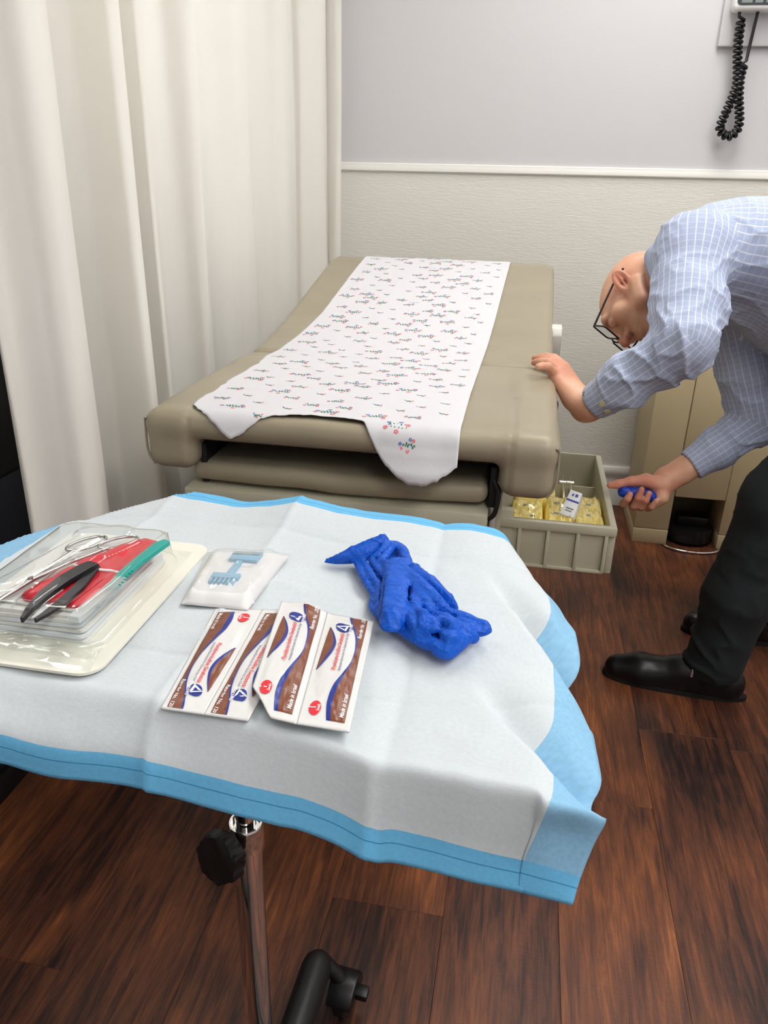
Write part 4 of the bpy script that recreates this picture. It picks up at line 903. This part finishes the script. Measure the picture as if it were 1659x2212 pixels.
# neck, trunk, limbs
f.chain([HP(-.035, 0, -.02), HP(-.045, 0, -.08), NB], [.057, .057, .066], .025); f.chain([HP(-.01, 0, -.06), NB+hf*.02], [.045, .055], .02)
f.chain([NB, MIDS+t_dir*-.05], [.066, .09], .03); f.ell(MIDS-t_dir*.15+b_dir*.015, (t_dir, lat, b_dir), (.17, .125, .085), .03); f.ell(PEL+t_dir*.06, (t_dir, lat, b_dir), (.16, .13, .09), .03)
f.chain([LSH, LEL, LWR], [.048, .040, .027], .015); f.chain([RSH, REL, RWR], [.048, .040, .027], .015)
f.chain([HIPL, KNL, ANL], [.075, .05, .035], .02); f.chain([HIPR, KNR, ANR], [.075, .05, .035], .02)
f.chain([ANL, ANL+np.array((-.02, .01, -.05)), ANL+np.array((-.16, .025, -.065))], [.030, .028, .016], .015); f.chain([ANR, ANR+np.array((-.02, .01, -.05)), ANR+np.array((-.14, .02, -.065))], [.030, .028, .016], .015)
# left hand resting on the pad edge
HB = PY(1243, 858, 1.588); KP = PY(1199, 809, 1.606); KI = PY(1220, 792, 1.655); pn = np.cross(KI-KP, (KP+KI)/2-HB); pn /= np.linalg.norm(pn)
if pn[2] < 0: pn = -pn
f.chain([LWR+(LEL-LWR)*.35, LWR+(LEL-LWR)*.06, HB], [.034, .0275, .0260], .014)
def reach(kn, px, py, want):        # finger tip at its length, resting at the pad
    best = None
    for t in np.linspace(1.2, 2.2, 400):
        p = CAM+ray(px, py)*t
        if p[2] < .7945: continue
        e = abs(np.linalg.norm(p-kn)-want)+(.5*max(0, p[2]-.806))
        if best is None or e < best[0]: best = (e, p)
    return best[1]
tips = [(1163, 792), (1154, 783), (1155, 774), (1168, 770)]
for i in range(4):
    kn = KP+(KI-KP)*(i/3)+pn*(.004 if i in (1, 2) else 0); f.chain([HB+(KI-KP)*((i-1.5)/3*.55), kn-pn*.003], [.0205, .0125], .010)
    tip = reach(kn, *tips[i], (.062, .074, .080, .074)[i])
    m1 = kn+(tip-kn)*.45+np.array((0, 0, .009)); m2 = kn+(tip-kn)*.76+np.array((0, 0, .005))
    f.chain([kn, m1, m2, tip], [.0102, .0088, .0082, .0070], .0028)
f.chain([HB+np.array((-.002, .02, -.002)), HB+np.array((-.008, .052, .012)), HB+np.array((-.024, .082, .024)), HB+np.array((-.036, .102, .030))], [.016, .0130, .0105, .0085], .008)
# right hand round the blue roll
GA, GB = PY(1346, 1062, 1.800), PY(1408, 1072, 1.808)
HC = PY(1412, 1052, 1.842)
f.chain([RWR+(REL-RWR)*.3, RWR, (RWR+HC)/2, HC], [.034, .0275, .029, .024], .014, flat=None)
f.chain([PY(1425, 1062, 1.835), PY(1400, 1078, 1.838), PY(1370, 1076, 1.834)], [.024, .022, .017], .012)
f.chain([PY(1432, 1050, 1.830), PY(1395, 1038, 1.822), PY(1362, 1040, 1.815), PY(1336, 1046, 1.810), PY(1318, 1048, 1.808)], [.020, .0165, .0115, .0105, .0085], .006)
f.chain([PY(1428, 1075, 1.815), PY(1412, 1090, 1.815)], [.018, .012], .010)
for (x0, y0), (x1, y1), (x2, y2), r in (((1362, 1072), (1349, 1086), (1361, 1068), .0092), ((1380, 1076), (1370, 1092), (1386, 1058), .0094), ((1394, 1080), (1386, 1094), (1402, 1066), .0088)):
    f.chain([PY(x0, y0, 1.838), PY(x1-2, y1+2, 1.822), PY(x1, y1, 1.797), PY((x1+x2)/2+1, (y1+y2)/2, 1.785), PY(x2, y2, 1.786)], [r*1.1, r*1.05, r, r*.95, r*.8], .003)
f.chain([PY(1404, 1084, 1.838), PY(1400, 1098, 1.820), PY(1408, 1094, 1.799), PY(1418, 1082, 1.795)], [.009, .0085, .008, .0072], .003)
body = f.build('body', M_skin, person); del f
V = np.zeros(len(body.data.vertices)*3, np.float32); body.data.vertices.foreach_get('co', V); V = V.reshape(-1, 3)
def G(c, r): return np.exp(-((V-np.array(c))**2).sum(1)/r**2)
flush = .55*G(HP(-.004, .09, .004), .030)+.75*G(HP(.118, 0, -.022), .018)+.65*np.clip(G(PY(1370, 1050, 1.81), .065), 0, .8)+.40*G((KP+KI)/2, .035)+.35*G(PZ(1160, 780, .8), .03)
at = body.data.attributes.new('flush', 'FLOAT', 'POINT'); at.data.foreach_set('value', np.clip(flush, 0, .8).astype(np.float32))
stub = .42*G(HP(.055, .035, -.075), .045)+.3*G(HP(.085, .0, -.06), .035)+.85*G(HP(.083, .032, .030), .010)
at = body.data.attributes.new('stubble', 'FLOAT', 'POINT'); at.data.foreach_set('value', np.clip(stub, 0, .9).astype(np.float32))
# ---- shirt
def shirt_mat():
    m = mat('checked_shirt', srgb(176, 194, 226), .85, spec=.2, bump=(35, .25, .006)); nt = m.node_tree; b = nt.nodes['Principled BSDF']; N = nt.nodes.new; L = nt.links.new
    uv = N('ShaderNodeUVMap'); uv.uv_map = 'cloth'; sp = N('ShaderNodeSeparateXYZ'); L(uv.outputs[0], sp.inputs[0])
    def lines(o, per, w_, soft):
        a = N('ShaderNodeMath'); a.operation = 'PINGPONG'; a.inputs[1].default_value = per/2; L(o, a.inputs[0])
        r = N('ShaderNodeMapRange'); r.inputs[1].default_value = w_; r.inputs[2].default_value = w_+soft; r.inputs[3].default_value = 1; r.inputs[4].default_value = 0; L(a.outputs[0], r.inputs[0]); return r.outputs[0]
    l1 = lines(sp.outputs[0], .0135, .0006, .0008); l2 = lines(sp.outputs[1], .0135, .0003, .0008)
    k = N('ShaderNodeMath'); k.operation = 'MULTIPLY'; k.inputs[1].default_value = .55; L(l2, k.inputs[0]); mxx = N('ShaderNodeMath'); mxx.operation = 'MAXIMUM'; L(l1, mxx.inputs[0]); L(k.outputs[0], mxx.inputs[1])
    k2 = N('ShaderNodeMath'); k2.operation = 'MULTIPLY'; k2.inputs[1].default_value = .8; L(mxx.outputs[0], k2.inputs[0])
    mx = N('ShaderNodeMix'); mx.data_type = 'RGBA'; L(k2.outputs[0], mx.inputs[0]); mx.inputs[6].default_value = (*srgb(170, 182, 210), 1); mx.inputs[7].default_value = (*srgb(222, 226, 238), 1); L(mx.outputs[2], b.inputs['Base Color'])
    return m
M_shirt = shirt_mat()
f = Field((.09, 1.40, .42), (.98, 2.16, 1.22), .004)
f.ell(MIDS-t_dir*.125+b_dir*.045, (t_dir, lat, b_dir), (.235, .19, .125), .03)
f.ell(PEL+t_dir*.12+b_dir*.034, (t_dir, lat, b_dir), (.24, .18, .135), .05); f.ell(MIDS-t_dir*.26-b_dir*.03, (t_dir, lat, b_dir), (.18, .165, .118), .05)
f.chain([MIDS-t_dir*.06+b_dir*.03, LSH+b_dir*.012], [.085, .078], .03); f.chain([MIDS-t_dir*.06+b_dir*.03, RSH], [.085, .07], .03)
f.chain([HP(-.052, 0, -.105), NB-hf*.005, MIDS-t_dir*.05], [.076, .084, .10], .03)
CUFL = LWR+(LEL-LWR)*.10; CUFR = RWR+(REL-RWR)*.12
f.chain([LSH, LSH*.45+LEL*.55, LEL], [.071, .066, .056], .02); f.chain([LEL, LEL*.45+LWR*.55, CUFL], [.053, .0475, .0365], .015)
f.chain([RSH, RSH*.4+REL*.6, REL], [.072, .064, .054], .02); f.chain([REL, REL*.45+RWR*.55, CUFR], [.052, .046, .0385], .015)
for c, d_ in ((CUFL, (LWR-LEL)), (CUFR, (RWR-REL))):     # cut the cuff square and hollow it
    d_ = d_/np.linalg.norm(d_)
    f.put(lambda X, Y, Z, c=c, d_=d_: -(((X-c[0])*d_[0]+(Y-c[1])*d_[1]+(Z-c[2])*d_[2])), c-.055, c+.055, .002, 'sub') if False else None
    cc = c.copy()
    def cap(X, Y, Z, c=cc, d_=d_):
        t = (X-c[0])*d_[0]+(Y-c[1])*d_[1]+(Z-c[2])*d_[2]; r = np.sqrt(np.maximum((X-c[0])**2+(Y-c[1])**2+(Z-c[2])**2-t*t, 0)); return np.maximum(-t, r-.07)
    f.put(cap, cc-.06, cc+.06, .002, 'sub')
    f.cone(cc-d_*.03, cc+d_*.05, .0305, .0325, .002, 'sub')
f.chain([HP(-.04, 0, -.03), HP(-.050, 0, -.10)], [.070, .064], .004, 'sub')
def cap2(X, Y, Z):
    c = NB*.45+HP(-.045, 0, -.08)*.55; d_ = HP(-.04, 0, -.02)-NB; d_ /= np.linalg.norm(d_); t = (X-c[0])*d_[0]+(Y-c[1])*d_[1]+(Z-c[2])*d_[2]; return -t+.0*X
def seg(P, a, b):
    ba = b-a; t = np.clip(((P-a)@ba)/(ba@ba), 0, 1); q = P-a-t[:, None]*ba; return np.linalg.norm(q, axis=1), t, q
LIMBS = [(PEL, MIDS, .15, .135), (LSH, LEL, .075, .07), (LEL, LWR, .052, .05), (RSH, REL, .065, .06), (REL, RWR, .047, .045)]
def wrinkle(V):
    n0 = noise3(V[:, 0]*9+V[:, 2]*6, V[:, 1]*14, V[:, 2]*9-V[:, 0]*6); r = 1-abs(noise3(V[:, 0]*14+V[:, 2]*12, V[:, 1]*14, V[:, 2]*18-V[:, 0]*8)); r2 = 1-abs(noise3(V[:, 0]*9-V[:, 2]*20+3, V[:, 1]*18, V[:, 2]*9+V[:, 0]*20))
    best = None
    for a, b, r0, _ in LIMBS:
        d, t, q = seg(V, a, b); s = d-r0; nn = q/(np.linalg.norm(q, axis=1)[:, None]+1e-6)
        if best is None: best, N_ = s, nn
        else: mk = s < best; best = np.where(mk, s, best); N_ = np.where(mk[:, None], nn, N_)
    near = sum(np.exp(-((V-c)**2).sum(1)/w_**2) for c, w_ in ((LEL, .09), (LSH*.6+LEL*.4+np.array((0, .0, -.05)), .08), (REL, .09), (LWR*.5+LEL*.5, .08)))
    amp = .004*n0+(.0035+.0060*np.clip(near, 0, 1))*(r**5-.2)+(.0030+.0055*np.clip(near, 0, 1))*(r2**6-.18)
    cuf = np.clip(np.minimum(np.linalg.norm(V-CUFL, axis=1), np.linalg.norm(V-CUFR, axis=1))/.06-.5, 0, 1)
    return V+N_*(amp*cuf)[:, None]
shirt = f.build('shirt', M_shirt, person, wrinkle); del f
def cloth_uv(o):
    me = o.data; nv_ = len(me.vertices); V = np.zeros(nv_*3, np.float32); me.vertices.foreach_get('co', V); V = V.reshape(-1, 3).astype(float)
    nl = len(me.loops); li = np.zeros(nl, np.int32); me.loops.foreach_get('vertex_index', li); Fq = li.reshape(-1, 4); C = V[Fq].mean(1)
    un_ = lambda q: q/np.linalg.norm(q)
    lab = np.zeros(len(C), int)
    for up_, fo_, S_, E_, W_, cut_ in ((1, 2, LSH, LEL, LWR, .075), (3, 4, RSH, REL, RWR, .02)):
        d1, t1, _q = seg(C, S_, E_); d2, t2, _q = seg(C, E_, W_+(W_-E_)*.3)
        inarm = (np.minimum(d1/.105, d2/.085) < 1) & (((C-(S_-t_dir*cut_))@un_(t_dir*.9-b_dir*.25) > 0) | (d2 < .075) | (t1 > .45))
        fore = (C-E_)@(un_(S_-E_)-un_(W_-E_)) < 0
        lab = np.where(inarm, np.where(fore, fo_, up_), lab)
    UV = np.zeros((len(Fq), 4, 2))
    for i, (a, b, r0, rr_) in enumerate(LIMBS):
        s = np.where(lab == i)[0]
        if not len(s): continue
        ax = (b-a)/np.linalg.norm(b-a); e1 = np.cross(ax, (0, 1., .2)); e1 /= np.linalg.norm(e1); e2 = np.cross(ax, e1); P = V[Fq[s]]-a
        an = np.arctan2(P@e2, P@e1); ref = an[:, :1]; an = ref+(an-ref+PI) % (2*PI)-PI
        UV[s, :, 0] = an*rr_; UV[s, :, 1] = P@ax
    uv = me.uv_layers.new(name='cloth'); uv.data.foreach_set('uv', UV.reshape(-1).astype(np.float32))
cloth_uv(shirt)
# stand-up collar round the neck
nax = HP(-.045, 0, -.06)-NB; nax /= np.linalg.norm(nax)
M_collar = mat('collar_cloth', srgb(172, 188, 218), .85, bump=(60, .2, .003)); M_inner = mat('collar_lining', srgb(92, 122, 176), .85)
ringc = catmull([(-.106, 0, -.012), (-.078, .066, -.020), (-.015, .080, -.074), (.040, .052, -.132), (.060, 0, -.158), (.040, -.052, -.132), (-.015, -.080, -.074), (-.078, -.066, -.020)], 6, closed=True)
cen = ringc.mean(0); V_, F_ = [], []; nn = len(ringc)
for p in ringc:
    o_ = p-cen; o_ = o_/np.linalg.norm(o_); dn = np.array((-.45, 0, -.90)); dn /= np.linalg.norm(dn)
    for off, dep in ((.0, .0), (.004, .0), (.013, .022), (.020, .046), (.006, .046), (.001, .020)): V_.append(HP(*(p+o_*off+dn*dep)))
for i in range(nn):
    for k in range(6): F_.append((i*6+k, i*6+(k+1) % 6, ((i+1) % nn)*6+(k+1) % 6, ((i+1) % nn)*6+k))
mesh('collar', V_, F_, M_collar, shirt, True)
tube('collar_lining', [HP(*(p+(p-cen)/np.linalg.norm(p-cen)*.001)) for p in ringc], .0022, M_inner, shirt, 6, closed=True)
M_btn = mat('shirt_button', srgb(214, 204, 150), .4)
from mathutils.bvhtree import BVHTree
_bv = BVHTree.FromPolygons([v.co[:] for v in shirt.data.vertices], [p.vertices[:] for p in shirt.data.polygons])
for px, py in ((1301, 872), (1312, 888)):
    h_ = _bv.ray_cast(Vector(CAM), Vector(ray(px, py)).normalized())
    if h_[0] is not None and h_[3] < 2.2: lathe('cuff_button', [(.0055, -.001), (.006, .0006), (.0055, .0018), (.002, .0014)], h_[0], h_[1] if h_[1].dot(Vector(ray(px, py))) < 0 else -h_[1], M_btn, shirt, 14)
# ---- trousers and shoes
M_trs = mat('dark_trousers', srgb(20, 27, 30), .85, bump=(300, .3, .001), vary=(14, .2)); M_shoe = mat('black_leather', srgb(11, 11, 13), .35, spec=.4); M_sole = mat('shoe_sole', srgb(8, 8, 9), .7)
f = Field((.40, 1.52, .04), (1.0, 2.18, 1.02), .006)
f.ell(PEL+t_dir*.0, (t_dir, lat, b_dir), (.18, .17, .135), .03)
f.chain([HIPL, KNL+np.array((0, 0, .03)), KNL*.45+ANL*.55, ANL+np.array((.012, 0, -.015))], [.105, .080, .073, .068], .03); f.chain([HIPR, KNR, KNR*.45+ANR*.55, ANR+np.array((.012, 0, -.015))], [.105, .080, .073, .068], .03)
for a in (ANL, ANR): f.put(lambda X, Y, Z: Z+0*X+0*Y-.062, (.40, 1.5, .0), (1.0, 2.2, .062), .003, 'sub')
def twr(V):
    r = 1-abs(noise3(V[:, 0]*18+V[:, 2]*14, V[:, 1]*12, V[:, 2]*26)); k = np.clip(1.2-V[:, 2]*2.2, .2, 1); n = np.stack([V[:, 0]-.6, V[:, 1]-np.where(V[:, 1] < 1.82, 1.70, 2.0), 0*V[:, 0]], 1); n /= np.linalg.norm(n, axis=1)[:, None]+1e-6
    return V+n*(.009*(r**4-.2)*k)[:, None]
f.build('trousers', M_trs, person, twr); del f
def shoe(an, toe):
    f = Field((an[0]-.30, an[1]-.10, -.005), (an[0]+.12, an[1]+.16, .14), .004); d = toe-an; d[2] = 0; d /= np.linalg.norm(d); s = np.array((-d[1], d[0], 0)); h = an-d*.055
    base = lambda a, z: np.array((h[0], h[1], 0))+d*a+np.array((0, 0, z))
    f.chain([base(.0, .045), base(.05, .062), base(.11, .055)], [.036, .040, .036], .015); f.chain([base(.10, .050), base(.20, .034), base(.262, .028)], [.038, .036, .026], .015)
    f.chain([base(.0, .028), base(.12, .028), base(.21, .028), base(.262, .026)], [.034, .036, .042, .030], .012)
    f.put(lambda X, Y, Z: Z+0*X+0*Y-.012, (an[0]-.4, an[1]-.2, -.02), (an[0]+.2, an[1]+.2, .012), .002, 'sub')
    o = f.build('shoe', M_shoe, person)
    out = []
    for t in np.linspace(0, 2*PI, 40, endpoint=False):
        a = .13+.172*math.cos(t); w_ = .036+.012*math.cos(t)*(1 if math.cos(t) > 0 else .2); out.append((a, w_*math.sin(t)))
    prism('sole', out, lambda a, b, t: tuple(np.array((h[0], h[1], 0))+d*(a-.005)+s*b+np.array((0, 0, t+(.0 if a > .06 else 0)))), .0, .014, M_sole, o, .002)
    return o
sL = shoe(ANL.copy(), np.array((.25, 1.735, 0.))); shoe(ANR.copy(), np.array((.46, 2.0, 0.)))
box('shoe_buckle', .470, .476, 1.663, 1.669, .062, .085, M_chrome, sL, .001)
# ---- glasses
gl = empty('glasses', tuple(HP(.10, 0, .02)), person); gl.location = Vector(HP(.10, 0, .02))-person.location
M_gf = mat('black_acetate', srgb(14, 14, 15), .35); M_lens = clear_mat('lens', (.98, .98, .98), .1, .02)
for s in (-1, 1):
    tube('temple', [HP(.112, .070*s, .028), HP(.055, .076*s, .024), HP(.0, .081*s, .020), HP(-.016, .081*s, .018), HP(-.032, .080*s, .013)], [.0026, .0023, .0022, .0022, .0024], M_gf, gl, 8)
    rim = [HP(.112, l_*s, u_) for l_, u_ in rr(.009, .070, -.004, .034, .008)]
    tube('rim', rim, .0019, M_gf, gl, 8, closed=True)
    mesh('lens', rim, [tuple(range(len(rim)))], M_lens, gl)
tube('bridge', [HP(.112, .010, .020), HP(.114, 0, .023), HP(.112, -.010, .020)], .0018, M_gf, gl, 8)
# ---- the blue roll in the hand
M_roll = mat('blue_roll', srgb(10, 52, 165), .45, bump=(90, .5, .003))
f = Field(np.minimum(GA, GB)-.03, np.maximum(GA, GB)+.03, .0018); f.chain([GA, (GA+GB)/2+np.array((0, 0, .001)), GB], [.0125, .0130, .0115], .004)
d_ = (GB-GA)/np.linalg.norm(GB-GA)
o = f.build('blue_glove_wad', M_roll, None, lambda V: V+((V-(GA+GB)/2)-np.outer((V-(GA+GB)/2)@d_, d_))*(.16*(1-abs(noise3(V[:, 0]*160, V[:, 1]*240, V[:, 2]*240)))**3)[:, None])
tag(o, 'small blue wad gripped in the fist at the open drawer', 'glove')
# ------------------------------------------------------------------ step-on waste bin
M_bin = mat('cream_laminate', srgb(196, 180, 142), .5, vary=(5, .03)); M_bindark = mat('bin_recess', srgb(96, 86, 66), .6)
bn = empty('waste_bin', (.636, 2.72, 0)); tag(bn, 'cream step-on waste bin with black foot pedal against the back wall', 'waste bin')
BY0, BY1 = 2.570, 2.865
box('side_block', .437, .553, BY0+.004, BY1, .055, .66, M_bin, bn, .003); box('side_block', .719, .835, BY0+.004, BY1, .055, .66, M_bin, bn, .003)
box('door', .5545, .7175, BY0, BY1-.02, .182, .66, M_bin, bn, .003)
box('toe_board', .437, .553, BY0+.002, BY1, 0, .053, M_bin, bn, .002); box('toe_board', .719, .835, BY0+.002, BY1, 0, .053, M_bin, bn, .002)
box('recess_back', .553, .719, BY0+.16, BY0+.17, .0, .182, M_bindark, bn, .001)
box('lid', .432, .840, BY0-.004, BY1+.002, .664, .700, M_bin, bn, .006)
pr_ = [(.636+.072*math.cos(t), BY0+.055-.060*math.sin(t)) for t in np.linspace(0, PI, 24)]
prism('pedal', [( .564, BY0+.10)]+pr_[::-1]+[(.708, BY0+.10)], lambda a, b, t: (a, b, t), .012, .062, M_knob, bn, .004)
box('pedal_riser', .590, .690, BY0+.05, BY0+.11, .062, .092, M_knob, bn, .004)
tube('pedal_ring', [(.636-.092*math.cos(t), BY0-.004-.052*math.sin(t), .006) for t in np.linspace(-.05, PI+.05, 30)], .0042, M_chrome, bn, 8)
# ------------------------------------------------------------------ wall-mounted diagnostic unit
M_unit = mat('unit_white', srgb(236, 236, 236), .35); M_plate = mat('unit_plate', srgb(206, 204, 206), .45); M_screen = mat('unit_screen', srgb(52, 58, 60), .15, coat=.4); M_sg = mat('screen_grey', srgb(118, 126, 124), .3); M_cord = mat('black_cord', srgb(12, 12, 14), .4)
un = empty('wall_unit', (.65, 2.9, 1.57)); tag(un, 'white wall-mounted medical unit with dark screen and coiled black cord', 'wall unit')
a = PY(1549, 101, 2.905)
box('back_plate', a[0], a[0]+.34, 2.898, 2.9155, a[2], a[2]+.38, M_plate, un, .005)
c = PY(1584, 22, 2.84)
box('housing', c[0], c[0]+.25, 2.84, 2.90, c[2], c[2]+.30, M_unit, un, .014, 4)
s0 = PY(1592, 11, 2.838)
prism('screen', rr(s0[0], s0[0]+.22, s0[2], s0[2]+.24, .012), lambda p, q, t: (p, t, q), 2.8385, 2.842, M_screen, un)
for i, (dx, w_) in enumerate(((.012, .03), (.05, .022), (.08, .05))): box('screen_segment', s0[0]+dx, s0[0]+dx+w_, 2.8378, 2.8384, s0[2]+.006, s0[2]+.05, M_sg, un, 0)
path = catmull([PY(x, y, 2.868) for x, y in ((1601, 44), (1597, 70), (1594, 100), (1593, 130), (1593, 160), (1591, 185), (1583, 208), (1573, 232), (1562, 256), (1555, 276), (1562, 290), (1576, 294), (1590, 285), (1597, 266), (1597, 240), (1596, 215), (1597, 190), (1599, 168), (1603, 152), (1607, 140))], 14)
L_ = np.concatenate([[0], np.cumsum(np.linalg.norm(np.diff(path, axis=0), axis=1))]); nturn = 38; pts = []
for i in range(nturn*14+1):
    s = L_[-1]*i/(nturn*14); p = np.array([np.interp(s, L_, path[:, k]) for k in range(3)]); q = np.array([np.interp(min(s+.004, L_[-1]), L_, path[:, k]) for k in range(3)]); r_ = np.array([np.interp(max(s-.004, 0), L_, path[:, k]) for k in range(3)])
    t = (q-r_)/np.linalg.norm(q-r_); n = np.cross(t, (0, 1., 0)); n /= np.linalg.norm(n); an = 2*PI*i/14; rad = .0105
    pts.append(p+n*rad*math.cos(an)+np.array((0, 1., 0))*rad*math.sin(an)*.8)
pts = [PY(1598, 20, 2.868), PY(1597, 36, 2.868)]+pts+[PY(1612, 132, 2.868), PY(1624, 80, 2.868), PY(1638, 22, 2.868)]
tube('coiled_cord', pts, .0048, M_cord, un, 7)
# ------------------------------------------------------------------ things in the open drawer
M_yel = mat('yellow_pack', srgb(248, 222, 112), .5, vary=(24, .10)); M_bag = clear_mat('plastic_bag', (.99, .99, .97), .5, .12, milky=.03, bump=(60, 2.0)); M_boxw = mat('carton_white', srgb(228, 230, 232), .5); M_mark = mat('dark_marking', srgb(120, 124, 118), .6); M_cblue = mat('carton_blue', srgb(52, 62, 150), .5)
DZF = DZ0+.0065
def bag(x0, x1, y0, y1, h, lab, marks):
    q = quad_map([np.array((x0, y1, DZF)), np.array((x1, y1, DZF)), np.array((x1, y0, DZF)), np.array((x0, y0, DZF))])
    t = empty('yellow_packet', ((x0+x1)/2, (y0+y1)/2, DZF)); tag(t, lab, 'packet', 'packets in the drawer')
    pillow('contents', q, .0, h, M_yel, t, n=(24, 24), edge=.09, wr=.004, thick=.002); pillow('bag', q, .001, h+.005, M_bag, t, n=(30, 30), edge=.12, wr=.009, thick=.0003)
    rng = random.Random(int(x0*1000)+3)
    for i in range(marks):
        a, b = rng.uniform(.25, .7), rng.uniform(.25, .7); w_ = rng.uniform(.12, .22)
        prism('printed_mark', [(a, b), (a+w_, b), (a+w_, b+.05), (a, b+.05)], lambda a_, b_, t_: tuple(q(a_, b_, h+t_)), .004, .0046, M_mark, t)
bag(.005, .085, 1.640, 1.80, .088, 'yellow packet with printed marks lying nearest the exam table', 2)
bag(.088, .150, 1.640, 1.83, .092, 'bulging yellow packet in the middle of the open drawer', 2)
bag(.153, .223, 1.640, 1.86, .088, 'flat yellow packet against the front panel of the drawer', 2)
bag(.01, .12, 1.835, 1.975, .085, 'yellow packet at the back, half under the table edge', 1)
# small carton leaning on the packets
cr = [PZ(1233, 1057, .485), PZ(1258, 1066, .482), PZ(1239, 1119, .443), PZ(1209, 1108, .446)]
cn = np.cross(cr[1]-cr[0], cr[3]-cr[0]); cn /= np.linalg.norm(cn); cn = cn if cn[2] < 0 else -cn
ct = empty('small_carton', tuple(cr[2]+cn*.02)); tag(ct, 'small white carton with blue stripe leaning on the yellow packets', 'carton')
cq = quad_map(cr); cf = lambda a, b, t: tuple(np.array(cq(a, b))+cn*t)
prism('carton', [(0, 0), (1, 0), (1, 1), (0, 1)], cf, 0, .022, M_boxw, ct, .001)
prism('blue_stripe', [(.01, .56), (.99, .56), (.99, .63), (.01, .63)], cf, -.0006, .0, M_cblue, ct)
for a, b, w_, h_, m in ((.28, .78, .14, .09, M_cblue), (.55, .78, .22, .11, M_cblue), (.25, .26, .55, .05, M_mark), (.25, .17, .48, .04, M_mark)): prism('carton_print', [(a, b), (a+w_, b), (a+w_, b+h_), (a, b+h_)], cf, -.0006, 0, m, ct)
# steel clamps at the back of the drawer
for k, (x, y, lab) in enumerate(((1216, 1042, 'steel clamp at the back of the drawer, nearer the table'), (1232, 1043, 'steel clamp at the back of the drawer, beside the carton'))):
    p = PY(x, y, 1.99); t = empty('steel_clamp', (p[0], p[1], DZF)); tag(t, lab, 'clamp', 'steel clamps in the drawer')
    tube('head', [p+np.array((-.009, 0, 0)), p+np.array((.009, 0, 0))], .0052, M_chrome, t, 12); tube('shaft', [p, p+np.array((.004, -.012, -.022)), np.array((p[0]+.008, p[1]-.035, DZF+.006))], [.004, .005, .006], M_chrome, t, 10)
    tube('side_screw', [p+np.array((0, 0, .004)), p+np.array((0, .004, .018))], .003, M_steel, t, 8)
